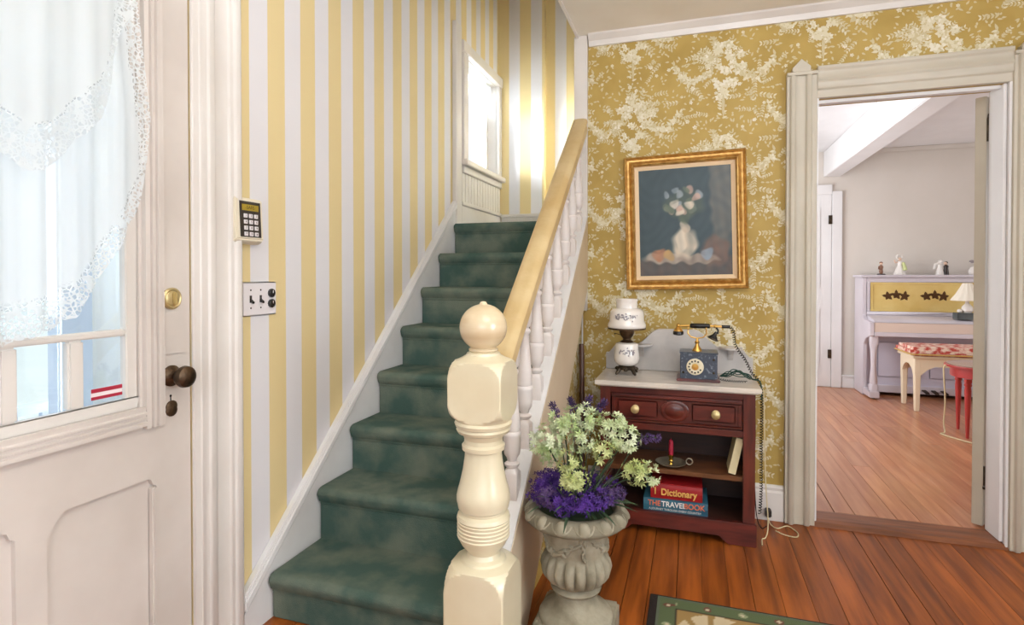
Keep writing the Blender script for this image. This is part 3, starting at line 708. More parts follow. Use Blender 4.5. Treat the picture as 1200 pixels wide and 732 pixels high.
# lace curtain on the door glass: sheer panel with an openwork hem, and a swag above it
def outline(t):   # bottom edge of the panel, t = Y
    pts = [(0.48, 1.00), (0.78, 1.035), (0.86, 1.055), (0.93, 1.09), (0.985, 1.17), (1.03, 1.25), (1.075, 1.33), (1.10, 1.39), (1.112, 1.50), (1.118, 1.60)]
    for (a, b), (c, d) in zip(pts[:-1], pts[1:]):
        if a <= t <= c: return b + (d - b) * (t - a) / (c - a)
    return pts[0][1] if t < 0.48 else pts[-1][1]
def cloth(y0, y1, zt, bottom, nx, nzz, x0, amp, freq, right=None):
    vs = []; fs = []; lc = []
    for i in range(nx + 1):
        t = i / nx; yb_ = y0 + (y1 - y0) * t
        zb = bottom(yb_)
        for k in range(nzz + 1):
            s = k / nzz; z = zt + (zb - zt) * s
            y = yb_
            if right: y = y0 + (yb_ - y0) * right(z)
            fold = amp * (0.5 + 0.5 * s) * sin(freq * t * 6.28 + 1.3 * s) + amp * 0.4 * sin(freq * 2.3 * t * 6.28)
            scal = 0.006 * abs(sin(t * 40)) if k == nzz else 0
            vs.append((x0 + fold, y, z + scal)); lc.append((z - zb) < 0.075 or False)
    for i in range(nx):
        for k in range(nzz): a = i * (nzz + 1) + k; fs.append((a, a + 1, a + nzz + 2, a + nzz + 1))
    return vs, fs
m = MB(); vs, fs = cloth(0.48, 1.118, 2.02, outline, 90, 70, XL + 0.035, 0.007, 7, right=lambda z: 1.0 if z < 1.60 else 1 - 0.16 * (z - 1.60) ** 1.0)
m.add(vs, fs)
cur = tag(obj('lace_curtain', m, M_lace, smooth=True), 'long sheer white curtain with an openwork lace hem over the front door glass', 'curtain')
def lf_(c):
    e = c.z - outline(c.y); r = 1.118 - c.y
    return max(0.0, min(1.0, (0.095 - e) / 0.03, 1.0)) if e < 0.095 else (0.9 if r < 0.028 + max(0, c.z - 1.6) * 0.16 else 0.0)
set_lace(cur, lf_)
def swag(t):
    pts = [(0.48, 1.62), (0.74, 1.46), (0.82, 1.405), (0.87, 1.43), (0.92, 1.50), (0.975, 1.56), (1.00, 1.63), (1.01, 1.72), (1.03, 1.80), (1.06, 1.86)]
    for (a, b), (c, d) in zip(pts[:-1], pts[1:]):
        if a <= t <= c: return b + (d - b) * (t - a) / (c - a)
    return pts[-1][1]
m = MB(); vs, fs = cloth(0.48, 1.06, 2.02, swag, 80, 50, XL + 0.062, 0.006, 5); m.add(vs, fs)
o = tag(obj('lace_swag', m, M_lace, smooth=True), 'white scalloped lace swag hanging in front of the long door curtain', 'curtain')
set_lace(o, lambda c: 1.0 if c.z - swag(c.y) < 0.10 else 0.0)
tag(obj('curtain_rod', MB().tube([(XL + 0.047, 0.46, 2.03), (XL + 0.047, 1.14, 2.03)], 0.006, 10).box(XL - 0.003, XL + 0.053, 1.128, 1.136, 2.022, 2.038), M_brass), 'thin brass curtain rod above the front door glass', 'curtain rod')

# ------------------------------------------------------------------ outside the front door
struct('ground_lawn', B(-40, XL - 3.2, -25, 30, -0.6, -0.5), M_grass)
struct('floor_porch', B(XL - 3.0, XL - 0.16, -2, 5.2, -0.2, -0.1), M_porchf)
for y, w_, x in ((2.155, 0.09, -3.3), (3.3, 0.16, -3.3)):
    p = thing('porch_post', (x, y, -0.1), 'pale blue square porch post seen through the %s of the front door' % ('left panes' if y < 3 else 'right pane'), 'post')
    obj('post_shaft', B(x - w_ / 2, x + w_ / 2, y - w_ / 2, y + w_ / 2, -0.1, 2.6), M_porch, p, bevel=0.008)
    obj('post_base', B(x - w_ / 2 - 0.02, x + w_ / 2 + 0.02, y - w_ / 2 - 0.02, y + w_ / 2 + 0.02, -0.1, 0.12), M_porch, p, bevel=0.01)
pr_ = thing('porch_railing', (-3.6, 1.5, -0.1), 'pale porch railing with upright slats beyond the front door glass', 'railing')
obj('top_rail', B(-3.64, -3.56, -1, 5, 0.40, 0.45), M_porch, pr_)
obj('bottom_rail', B(-3.62, -3.58, -1, 5, 0.0, 0.05), M_porch, pr_)
s0 = None
for i in range(40):
    y = -0.9 + i * 0.15
    if s0 is None: s0 = obj('slat', B(-3.615, -3.585, y - 0.015, y + 0.015, 0.05, 0.40), M_porch, pr_, at=(-3.6, y, 0.05)); continue
    c = s0.copy(); C.objects.link(c); c.location = Vector((-3.6, y, 0.05)) - wloc(pr_)
struct('trim_shutter_outside', MB().box(-1.98, -1.84, 1.295, 1.335, 0.0, 2.4).box(-1.98, -1.86, 1.337, 1.43, 0.0, 2.4), M_porch)

# ------------------------------------------------------------------ keypad and switch plate
kp = thing('alarm_keypad', (XL, 1.46, 1.37), 'beige alarm keypad with a dark key field and amber display on the striped wall', 'keypad')
obj('case', MB().prism([(XL, 1.29), (XL + 0.026, 1.292), (XL + 0.040, 1.305), (XL + 0.034, 1.438), (XL, 1.445)], 'y', 1.412, 1.53), M_beige, kp, bevel=0.004)
fa = obj('key_field', MB().prism([(XL + 0.0395, 1.313), (XL + 0.0425, 1.313), (XL + 0.0370, 1.428), (XL + 0.034, 1.428)], 'y', 1.428, 1.516), M_dark, kp)
def kx(z): return XL + 0.0425 - (z - 1.313) * 0.0055 / 0.115
obj('display', B(kx(1.41) - 0.001, kx(1.41) + 0.001, 1.436, 1.507, 1.398, 1.418), M_lcd, kp)
text('display_text', '-SAFE-', 0.016, M_lcdt, kp, (kx(1.41) + 0.0012, 1.4715, 1.408), (pi / 2, 0, pi / 2), 0.0003)
for r_ in range(4):
    for c_ in range(3):
        z = 1.381 - r_ * 0.0195; y = 1.449 + c_ * 0.0225
        k = obj('key', B(kx(z) - 0.001, kx(z) + 0.003, y - 0.0075, y + 0.0075, z - 0.0065, z + 0.0065), M_pl_white, kp, bevel=0.001, seg=1)
        text('key_number', '123456789*0#'[r_ * 3 + c_], 0.010, M_dark, k, (kx(z) + 0.0032, y, z), (pi / 2, 0, pi / 2), 0.0002)
sw = thing('switch_plate', (XL, 1.548, 1.109), 'white triple wall plate with two toggle switches and round black dimmer knobs', 'light switch')
obj('plate', B(XL, XL + 0.006, 1.471, 1.627, 1.052, 1.166), M_pl_white, sw, bevel=0.003)
for y in (1.506, 1.551):
    obj('toggle_slot', B(XL + 0.0055, XL + 0.0065, y - 0.005, y + 0.005, 1.097, 1.121), M_dark, sw)
    obj('toggle', MB().prism([(XL + 0.006, 1.100), (XL + 0.018, 1.094), (XL + 0.019, 1.100), (XL + 0.006, 1.110)], 'y', y - 0.0035, y + 0.0035), M_black, sw)
    for z in (1.079, 1.139): obj('screw', xlathe([(0.003, 0), (0.003, 0.001)], XL + 0.006, y, z, 10), M_pewter, sw)
for z in (1.127, 1.091):
    obj('dimmer_knob', xlathe([(0.0145, 0), (0.0145, 0.008), (0.012, 0.010), (0.001, 0.0105)], XL + 0.006, 1.599, z, 24, mod=lambda a, r, z_: r * (1 + 0.04 * cos(12 * a))), M_black, sw)
    obj('knob_mark', B(XL + 0.0165, XL + 0.017, 1.598, 1.600, z, z + 0.010), M_pl_white, sw)

# ------------------------------------------------------------------ marble-topped washstand
CX0, CX1, CYF, CYB = -0.415, 0.262, 2.635, 2.94
cab = thing('washstand_cabinet', ((CX0 + CX1) / 2, 2.79, 0), 'dark cherry washstand cabinet with open shelves, one drawer and a marble top, against floral wallpaper', 'cabinet')
obj('side_panel', B(CX0, CX0 + 0.025, CYF + 0.02, CYB, 0.001, 0.672), M_cherrys, cab, bevel=0.002)
obj('side_panel', B(CX1 - 0.025, CX1, CYF + 0.02, CYB, 0.001, 0.672), M_cherrys, cab, bevel=0.002)
obj('corner_stile', MB().box(CX0, CX0 + 0.05, CYF, CYF + 0.02, 0.10, 0.672), M_cherrys, cab, bevel=0.003)
obj('corner_stile', MB().box(CX1 - 0.05, CX1, CYF, CYF + 0.02, 0.10, 0.672), M_cherrys, cab, bevel=0.003)
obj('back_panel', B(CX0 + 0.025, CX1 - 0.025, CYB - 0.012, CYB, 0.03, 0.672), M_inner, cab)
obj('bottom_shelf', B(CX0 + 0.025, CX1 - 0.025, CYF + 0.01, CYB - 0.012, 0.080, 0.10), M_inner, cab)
obj('middle_shelf', B(CX0 + 0.025, CX1 - 0.025, CYF + 0.012, CYB - 0.012, 0.277, 0.298), M_shelf, cab, bevel=0.003)
pk = [(CX0 - 0.006, 0.001), (CX0 - 0.006, 0.102), (CX1 + 0.006, 0.102), (CX1 + 0.006, 0.001), (CX1 - 0.11, 0.001), (CX1 - 0.125, 0.012), (CX1 - 0.15, 0.034), (CX0 + 0.15, 0.034), (CX0 + 0.125, 0.012), (CX0 + 0.11, 0.001)]
obj('plinth_board', MB().prism(pk, 'y', CYF - 0.008, CYF + 0.018), M_cherry, cab, bevel=0.003)
obj('drawer_rail', B(CX0 + 0.05, CX1 - 0.05, CYF + 0.002, CYF + 0.02, 0.475, 0.505), M_cherry, cab, bevel=0.003)
obj('top_rail', B(CX0 + 0.05, CX1 - 0.05, CYF + 0.002, CYF + 0.02, 0.640, 0.672), M_cherry, cab, bevel=0.003)
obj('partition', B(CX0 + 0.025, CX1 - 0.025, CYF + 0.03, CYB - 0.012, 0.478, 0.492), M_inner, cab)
dx0, dx1 = CX0 + 0.052, CX1 - 0.052; dm = (dx0 + dx1) / 2
dw = obj('drawer', B(dx0, dx1, CYF + 0.004, CYF + 0.20, 0.508, 0.637), M_cherry, cab, bevel=0.003)
fr = MB()
fr.box(dx0 + 0.004, dx1 - 0.004, CYF - 0.004, CYF + 0.005, 0.622, 0.634).box(dx0 + 0.004, dx1 - 0.004, CYF - 0.004, CYF + 0.005, 0.511, 0.523)
fr.box(dx0 + 0.004, dx0 + 0.018, CYF - 0.004, CYF + 0.005, 0.523, 0.622).box(dx1 - 0.018, dx1 - 0.004, CYF - 0.004, CYF + 0.005, 0.523, 0.622)
obj('drawer_moulding', fr, M_cherry, dw, bevel=0.003)
for a, b in ((dx0 + 0.03, dm - 0.075), (dm + 0.075, dx1 - 0.03)):
    obj('raised_panel', B(a, b, CYF - 0.003, CYF + 0.005, 0.535, 0.610), M_cherry, dw, bevel=0.006)
obj('oval_medallion', MB().lathe([(1.0, 0), (1.0, 0.004), (0.86, 0.009), (0.75, 0.006), (0.62, 0.010), (0.3, 0.014), (0.01, 0.015)], (0, 0, 0), 32), M_cherry, dw, smooth=True)
om = [o for o in dw.children if o.name.startswith('oval')][0]
om.data.transform(Matrix.Translation(Vector((dm, CYF + 0.002, 0.572)) - wloc(dw)) @ Matrix.Rotation(pi / 2, 4, 'X') @ Matrix.Diagonal((0.062, 0.048, 1, 1)) @ Matrix.Translation(wloc(dw)))
for s in (-1, 1):
    obj('drawer_knob', MB().lathe([(0.017, 0), (0.018, 0.004), (0.008, 0.008), (0.008, 0.014), (0.017, 0.019), (0.019, 0.025), (0.014, 0.030), (0.001, 0.032)], (dm + s * 0.175, CYF - 0.002, 0.572), 20, rot=Matrix.Rotation(pi / 2, 3, 'X')), M_knob, dw, smooth=True)
obj('marble_top', MB().box(CX0 - 0.022, CX1 + 0.022, CYF - 0.035, CYB + 0.025, 0.678, 0.700).box(CX0 - 0.012, CX1 + 0.012, CYF - 0.022, CYB, 0.672, 0.678), M_marble, cab, bevel=0.004)
# shaped marble splash
def splash_top(x):
    c = (CX0 + CX1) / 2; u = (x - c) / 0.34; a = abs(u)
    if a < 0.24: return 0.215
    if a < 0.62:
        t = (a - 0.24) / 0.38; return 0.215 - 0.085 * (1 - cos(pi * t)) / 2
    if a < 0.90: return 0.130 + 0.010 * sin((a - 0.62) / 0.28 * pi)
    return 0.130 - 0.045 * min(1, (a - 0.90) / 0.10)
xs = [CX0 - 0.018 + (CX1 - CX0 + 0.036) * i / 48 for i in range(49)]
pts = [(x, 0.70 + splash_top(x)) for x in xs]; pts = [(xs[0], 0.701)] + pts + [(xs[-1], 0.701)]
obj('splash_back', MB().prism(pts, 'y', 2.943, 2.964), M_splash, cab, bevel=0.002, seg=1)
for xc in (CX0 + 0.165, CX1 - 0.085):
    a = [(xc + 0.055 * cos(pi + pi * i / 12), 2.943 + 0.075 * sin(pi + pi * i / 12)) for i in range(13)]
    obj('candle_ledge', MB().prism(a, 'z', 0.826, 0.838), M_splash, cab, bevel=0.002, seg=1)
    obj('ledge_bracket', MB().prism([(2.943, 0.770), (2.925, 0.80), (2.895, 0.826), (2.943, 0.826)], 'x', xc - 0.012, xc + 0.012), M_splash, cab)

# ------------------------------------------------------------------ parlour oil lamp
LX, LY = -0.31, 2.80
lamp = thing('hurricane_lamp', (LX, LY, 0.70), 'white milk glass table lamp with grey floral print on the left of the marble top', 'lamp')
bs = MB().lathe([(0.034, 0.024), (0.046, 0.026), (0.050, 0.032), (0.040, 0.040), (0.034, 0.046)], (LX, LY, 0.70), 24)
for k in range(4):
    a = pi / 4 + k * pi / 2
    bs.tube([(LX + 0.030 * cos(a), LY + 0.030 * sin(a), 0.733), (LX + 0.048 * cos(a), LY + 0.048 * sin(a), 0.726), (LX + 0.058 * cos(a), LY + 0.058 * sin(a), 0.712), (LX + 0.066 * cos(a), LY + 0.066 * sin(a), 0.7055)], [0.008, 0.010, 0.008, 0.0045], 8)
    bs.ball((LX + 0.048 * cos(a + pi / 4) * 0.95, LY + 0.048 * sin(a + pi / 4) * 0.95, 0.728), 0.012, 0.012, 0.010, 8, 6)
obj('lamp_base', bs, M_pewter, lamp, smooth=True)
font = obj('oil_bowl', MB().lathe([(0.030, 0.044), (0.045, 0.048), (0.058, 0.062), (0.0625, 0.082), (0.060, 0.105), (0.057, 0.125), (0.057, 0.145), (0.052, 0.153), (0.036, 0.158)], (LX, LY, 0.70), 32), M_opal, lamp, smooth=True)
obj('burner', MB().lathe([(0.034, 0.157), (0.030, 0.164), (0.020, 0.170), (0.018, 0.176), (0.030, 0.190), (0.036, 0.205), (0.037, 0.222), (0.030, 0.228)], (LX, LY, 0.70), 24).tube([(LX - 0.03, LY, 0.893), (LX - 0.055, LY, 0.90), (LX - 0.060, LY, 0.897)], [0.002, 0.002, 0.006], 8), M_bronze, lamp, smooth=True)
sh = obj('glass_shade', MB().lathe([(0.034, 0.226), (0.089, 0.228), (0.092, 0.232), (0.094, 0.240), (0.092, 0.250), (0.085, 0.262), (0.083, 0.29), (0.081, 0.310), (0.070, 0.322), (0.052, 0.328), (0.051, 0.340), (0.052, 0.350), (0.050, 0.358), (0.054, 0.366), (0.053, 0.372), (0.045, 0.370), (0.044, 0.33)], (LX, LY, 0.70), 40,
        mod=lambda a, r, z: r * (1 + (0.05 * abs(sin(4 * a)) if 0.352 < z < 0.375 and r > 0.046 else 0)), cap=False), M_opal, lamp, smooth=True)
obj('shade_holder', MB().lathe([(0.086, 0.222), (0.093, 0.224), (0.093, 0.231), (0.088, 0.231)], (LX, LY, 0.70), 32, cap=False), M_bronze, lamp, smooth=True)
def decal(parent, cx, cy, rad, z, width, hgt, n, seed, m):
    r = random.Random(seed); d = MB()
    for k in range(n):
        t = r.uniform(-1, 1); a0 = -1.46 + t * width; zz = z + r.uniform(-1, 1) * hgt * (1 - 0.5 * abs(t)); L_ = r.uniform(0.007, 0.014); ra = r.uniform(0, 6.28)
        pts = leaf_poly(0, 0, L_, L_ * 0.55, ra)
        d.add([(cx + rad * cos(a0 + p[0] / rad), cy + rad * sin(a0 + p[0] / rad), zz + p[1]) for p in pts], [tuple(range(6))])
    tag(obj('floral_print', d, m, parent), kind='stuff')
decal(sh, LX, LY, 0.0862, 0.985, 0.62, 0.018, 44, 1, M_motif)
decal(font, LX, LY, 0.0610, 0.815, 0.62, 0.015, 34, 2, M_motif)

# ------------------------------------------------------------------ telephone
TX0, TX1, TY0, TY1 = -0.055, 0.108, 2.70, 2.83; TM = (TX0 + TX1) / 2
tel = thing('antique_telephone', (TM, 2.765, 0.70), 'antique style box telephone with an ivory rotary dial and a black and gold handset', 'telephone')
obj('base_board', MB().box(TX0 - 0.016, TX1 + 0.012, TY0 - 0.016, TY1 + 0.01, 0.7005, 0.712), M_cherry, tel, bevel=0.003)
bx = obj('phone_box', B(TX0, TX1, TY0, TY1, 0.712, 0.828), M_slate, tel, bevel=0.004)
obj('box_lid', B(TX0 - 0.004, TX1 + 0.004, TY0 - 0.004, TY1 + 0.004, 0.826, 0.834), M_slate, tel, bevel=0.003)
RX = Matrix.Rotation(pi / 2, 3, 'X'); dcx, dcz = TX0 + 0.066, 0.768
dl = obj('rotary_dial', MB().lathe([(0.037, 0), (0.038, 0.004), (0.034, 0.007), (0.020, 0.007), (0.018, 0.006), (0.001, 0.006)], (dcx, TY0, dcz), 36, rot=RX), M_dial, tel, smooth=True)
obj('dial_center', MB().lathe([(0.015, 0.006), (0.015, 0.0085), (0.001, 0.009)], (dcx, TY0, dcz), 24, rot=RX), M_gold, dl)
fh = MB()
for k in range(10):
    a = radians(60 + k * 30); fh.lathe([(0.0042, 0.0065), (0.0042, 0.0078)], (dcx + 0.027 * cos(a), TY0, dcz + 0.027 * sin(a)), 10, rot=RX)
obj('finger_holes', fh, M_dark, dl)
for (x, z) in ((TX1 - 0.016, 0.803), (TX1 - 0.016, 0.742), (TX0 + 0.014, 0.740)):
    obj('box_stud', MB().lathe([(0.006, 0), (0.004, 0.003), (0.001, 0.004)], (x, TY0, z), 8, rot=RX), M_pewter, tel)
YH = 2.765
obj('cradle_stem', MB().lathe([(0.022, 0.834), (0.020, 0.842), (0.010, 0.856), (0.007, 0.868), (0.012, 0.874), (0.006, 0.882), (0.005, 0.895)], (TX0 + 0.075, YH, 0), 20), M_gold, tel, smooth=True)
cr = MB(); sx = TX0 + 0.075
cr.tube([(sx - 0.040, YH, 0.938), (sx - 0.042, YH, 0.915), (sx - 0.028, YH, 0.898), (sx, YH, 0.892), (sx + 0.028, YH, 0.898), (sx + 0.042, YH, 0.915), (sx + 0.040, YH, 0.938)], 0.0032, 8)
for s in (-1, 1): cr.tube([(sx + s * 0.040, YH - 0.018, 0.942), (sx + s * 0.040, YH, 0.934), (sx + s * 0.040, YH + 0.018, 0.942)], 0.003, 8)
obj('cradle', cr, M_gold, tel, smooth=True)
ZH = 0.951
hs = thing('tmp', (0, 0, 0), 'x', 'x'); bpy.data.objects.remove(hs)
hd = obj('handset_grip', MB().lathe([(0.007, -0.045), (0.011, -0.040), (0.012, 0.0), (0.011, 0.040), (0.007, 0.045)], (sx + 0.012, YH, ZH), 16, rot=Matrix.Rotation(pi / 2, 3, 'Y')), M_black, tel, smooth=True)
obj('handset_rod', MB().tube([(sx - 0.085, YH, ZH - 0.002), (sx - 0.033, YH, ZH)], 0.005, 10).tube([(sx + 0.057, YH, ZH), (sx + 0.112, YH, ZH - 0.001)], 0.0055, 10).ball((sx - 0.085, YH, ZH - 0.001), 0.010).ball((sx + 0.080, YH, ZH), 0.009), M_gold, hd, smooth=True)
obj('rod_tip', MB().tube([(sx + 0.108, YH, ZH - 0.001), (sx + 0.145, YH, ZH - 0.001)], 0.0075, 10), M_black, hd, smooth=True)
obj('earpiece', MB().lathe([(0.006, 0), (0.012, -0.006), (0.018, -0.014), (0.022, -0.022)], (sx - 0.085, YH, ZH - 0.006), 20), M_gold, hd, smooth=True)
obj('earpiece_ring', MB().lathe([(0.022, -0.021), (0.0245, -0.025), (0.0245, -0.036), (0.018, -0.040), (0.001, -0.040)], (sx - 0.085, YH, ZH - 0.006), 20), M_black, hd, smooth=True)
rm = Matrix.Rotation(radians(25), 3, 'Y')
obj('mouthpiece', MB().tube([(sx + 0.080, YH, ZH), (sx + 0.092, YH - 0.004, ZH - 0.018), (sx + 0.090, YH - 0.008, ZH - 0.035)], 0.0045, 8).lathe([(0.005, -0.028), (0.010, -0.045), (0.024, -0.062)], (sx + 0.096, YH - 0.006, ZH), 20, rot=rm), M_black, hd, smooth=True)
obj('mouthpiece_rim', MB().lathe([(0.024, -0.060), (0.026, -0.064), (0.022, -0.068), (0.001, -0.066)], (sx + 0.096, YH - 0.006, ZH), 20, rot=rm), M_pewter, hd, smooth=True)
# coiled and plain cords
def catmull(P, n=10):
    P = [Vector(p) for p in P]; P = [P[0] * 2 - P[1]] + P + [P[-1] * 2 - P[-2]]; out = []
    for i in range(1, len(P) - 2):
        for k in range(n):
            t = k / n; a, b, c, d = P[i - 1:i + 3]
            out.append(0.5 * ((2 * b) + (c - a) * t + (2 * a - 5 * b + 4 * c - d) * t * t + (3 * b - a - 3 * c + d) * t ** 3))
    out.append(P[-2]); return out
def coil(P, R_, pitch, r, n=6):
    path = catmull(P, 24); out = []; s = 0; up = Vector((0.3, 1, 0.2))
    for i in range(len(path) - 1):
        d = path[i + 1] - path[i]; L_ = d.length; t = d.normalized() if L_ > 1e-7 else Vector((0, 0, 1))
        a = t.cross(up).normalized(); b = t.cross(a); st = max(1, int(L_ / pitch * 8))
        for k in range(st):
            ph = 2 * pi * (s + L_ * k / st) / pitch; p = path[i] + d * k / st
            out.append(p + (a * cos(ph) + b * sin(ph)) * R_)
        s += L_
    return MB().tube(out, r, n)
tag(obj('telephone_cord', coil([(sx + 0.146, YH, ZH - 0.002), (sx + 0.160, YH + 0.01, ZH - 0.03), (0.190, 2.80, 0.86), (0.235, 2.82, 0.79), (0.262, 2.82, 0.735), (0.296, 2.80, 0.69), (0.303, 2.79, 0.60), (0.300, 2.78, 0.40), (0.302, 2.79, 0.20), (0.296, 2.78, 0.09)], 0.0062, 0.0125, 0.0021, 5), M_black, smooth=True),
    'black coiled telephone cord hanging down the right side of the washstand', 'cord')
tag(obj('curly_cord', coil([(TX1 + 0.008, 2.74, 0.712), (0.15, 2.725, 0.7075), (0.20, 2.72, 0.7075), (0.235, 2.725, 0.7075)], 0.0042, 0.010, 0.0015, 5), M_black, smooth=True), 'short black curled cord lying on the marble behind the telephone', 'cord')
gc = MB()
for k in range(7):
    r = random.Random(k); o_ = lambda s_: r.uniform(-s_, s_)
    gc.tube(catmull([(0.125 + o_(0.006), 2.80, 0.712 + 0.001 * k), (0.155 + o_(0.01), 2.79 + o_(0.01), 0.728 + o_(0.012)), (0.195 + o_(0.015), 2.79 + o_(0.03), 0.738 + o_(0.016)), (0.235 + o_(0.015), 2.78 + o_(0.03), 0.728 + o_(0.012)), (0.262, 2.775 + o_(0.01), 0.712 + o_(0.003)), (0.292, 2.75 + o_(0.006), 0.706), (0.298, 2.75 + o_(0.006), 0.64 + o_(0.03))], 6), 0.0024, 6)
tag(obj('cord_bundle', gc, M_cgreen, smooth=True), 'bundle of dark green cords draped over the right end of the marble top', 'cord')
tag(obj('white_cord', MB().tube(catmull([(0.312, 2.80, 0.66), (0.316, 2.79, 0.45), (0.320, 2.78, 0.25), (0.330, 2.77, 0.06), (0.318, 2.74, 0.008), (0.30, 2.72, 0.0035), (0.294, 2.66, 0.0035)], 8), 0.0028, 6), M_ccord, smooth=True), 'thin cream cord hanging beside the washstand down to the floor', 'cord')
tag(obj('cream_cord', MB().tube(catmull([(0.345, 2.925, 0.06), (0.352, 2.90, 0.01), (0.38, 2.86, 0.0035), (0.43, 2.90, 0.0035), (0.462, 2.84, 0.0035), (0.45, 2.79, 0.0035), (0.40, 2.80, 0.0035), (0.37, 2.83, 0.0035)], 8), 0.0028, 6), M_ccord, smooth=True), 'cream cord looped on the floor boards by the doorway trim', 'cord')
tag(obj('wall_plug', B(0.335, 0.362, 2.905, 2.945, 0.03, 0.065), M_dark, bevel=0.004), 'dark plug by the baseboard where the cream cord starts', 'plug')
tag(obj('black_wire', MB().tube(catmull([(0.279, 2.87, 0.66), (0.284, 2.87, 0.45), (0.281, 2.87, 0.25), (0.290, 2.86, 0.06), (0.31, 2.84, 0.004), (0.335, 2.87, 0.0035)], 8), 0.0025, 6), M_black, smooth=True), 'thin black wire falling straight behind the coiled cord', 'cord')

# ------------------------------------------------------------------ books, candle, leaning book
def book(name, label, x0, x1, y0, y1, z0, z1, cov, ang=0, group=None):
    t = thing(name, ((x0 + x1) / 2, (y0 + y1) / 2, z0), label, 'book', group)
    th = 0.0035
    cv = MB().box(x0, x1, y0, y1, z0, z0 + th).box(x0, x1, y0, y1, z1 - th, z1)
    cv.prism([(y0 + 0.003, z0), (y0 - 0.001, z0 + (z1 - z0) * 0.25), (y0 - 0.003, (z0 + z1) / 2), (y0 - 0.001, z0 + (z1 - z0) * 0.75), (y0 + 0.003, z1), (y0 + 0.007, z1 - th), (y0 + 0.007, z0 + th)], 'x', x0, x1)
    obj('cover', cv, cov, t)
    obj('page_block', B(x0 + 0.004, x1 - 0.004, y0 + 0.008, y1 - 0.004, z0 + th + 0.0002, z1 - th - 0.0002), M_page, t)
    return t
t = book('travel_book', 'thick blue book with orange and white spine lettering lying under the red dictionary', -0.215, 0.068, 2.652, 2.86, 0.1015, 0.158, M_teal)
text('spine_title', 'THE', 0.034, M_textor, t, (-0.166, 2.6475, 0.137), (pi / 2, 0, 0), 0.0006, 0.0006, 0.92)
text('spine_title', 'TRAVEL', 0.034, M_textwhite, t, (-0.080, 2.6475, 0.137), (pi / 2, 0, 0), 0.0006, 0.0006, 0.92)
text('spine_title', 'BOOK', 0.034, M_textor, t, (0.010, 2.6475, 0.137), (pi / 2, 0, 0), 0.0006, 0.0006, 0.92)
text('spine_subtitle', 'A JOURNEY THROUGH EVERY COUNTRY', 0.013, M_textwhite, t, (-0.075, 2.6475, 0.112), (pi / 2, 0, 0), 0.0004, 0, 0.95)
t = book('dictionary', 'fat red dictionary with gilt spine lettering on top of the blue book', -0.183, 0.045, 2.657, 2.85, 0.159, 0.228, M_red)
text('spine_title', 'Dictionary', 0.042, M_textgold, t, (-0.058, 2.652, 0.190), (pi / 2, 0, 0), 0.0006, 0.0012, 0.88)
text('spine_mark', 'l', 0.042, M_textgold, t, (-0.162, 2.652, 0.192), (pi / 2, 0, 0), 0.0006, 0.001)
cn = thing('candle_holder', (-0.095, 2.72, 0.298), 'round pewter chamberstick with a loop handle holding the red candle, on the middle shelf', 'candle holder')
obj('dish', MB().lathe([(0.001, 0.0), (0.035, 0.0), (0.055, 0.005), (0.070, 0.013), (0.071, 0.016), (0.055, 0.008), (0.035, 0.004), (0.001, 0.004)], (-0.095, 2.72, 0.2985), 32), M_dish, cn, smooth=True)
obj('candle_cup', MB().lathe([(0.010, 0.004), (0.006, 0.012), (0.011, 0.020), (0.008, 0.028), (0.012, 0.040), (0.013, 0.048), (0.009, 0.048)], (-0.095, 2.72, 0.2985), 20), M_brass, cn, smooth=True)
obj('ring_handle', MB().tube([(-0.013 + 0.014 * cos(a), 2.72, 0.322 + 0.014 * sin(a)) for a in [2 * pi * k / 16 for k in range(17)]], 0.003, 8), M_dish, cn, smooth=True)
tag(obj('candle', MB().lathe([(0.011, 0.0), (0.0105, 0.05), (0.009, 0.066), (0.003, 0.070)], (-0.095, 2.72, 0.3475), 16).tube([(-0.095, 2.72, 0.417), (-0.095, 2.72, 0.425)], 0.001, 5), M_candle, smooth=True), 'short dark red candle standing in the pewter chamberstick', 'candle')
lb = thing('leaning_book', (0.190, 2.72, 0.298), 'pale cream book leaning against the right end of the middle shelf', 'book')
def tilt(m, px, pz, a):
    q = MB(); q.f = m.f; q.m = m.m
    q.v = [(px + (v[0] - px) * cos(a) + (v[2] - pz) * sin(a), v[1], pz - (v[0] - px) * sin(a) + (v[2] - pz) * cos(a)) for v in m.v]; return q
A_ = radians(12)
obj('cover', tilt(MB().box(0.152, 0.155, 2.665, 2.80, 0.304, 0.468).box(0.180, 0.183, 2.665, 2.80, 0.304, 0.468).box(0.152, 0.183, 2.663, 2.6655, 0.304, 0.468), 0.168, 0.30, A_), M_ccord, lb)
obj('page_block', tilt(B(0.1552, 0.1798, 2.666, 2.797, 0.307, 0.465), 0.168, 0.30, A_), M_page, lb)
tag(obj('walking_stick', MB().tube([(-0.545, 2.845, 0.835), (-0.543, 2.84, 0.80), (-0.530, 2.79, 0.50), (-0.515, 2.72, 0.20), (-0.506, 2.68, 0.006)], [0.012, 0.014, 0.012, 0.011, 0.010], 12), M_wood, smooth=True), 'dark wooden stick leaning in the corner between stair and cabinet', 'walking stick')

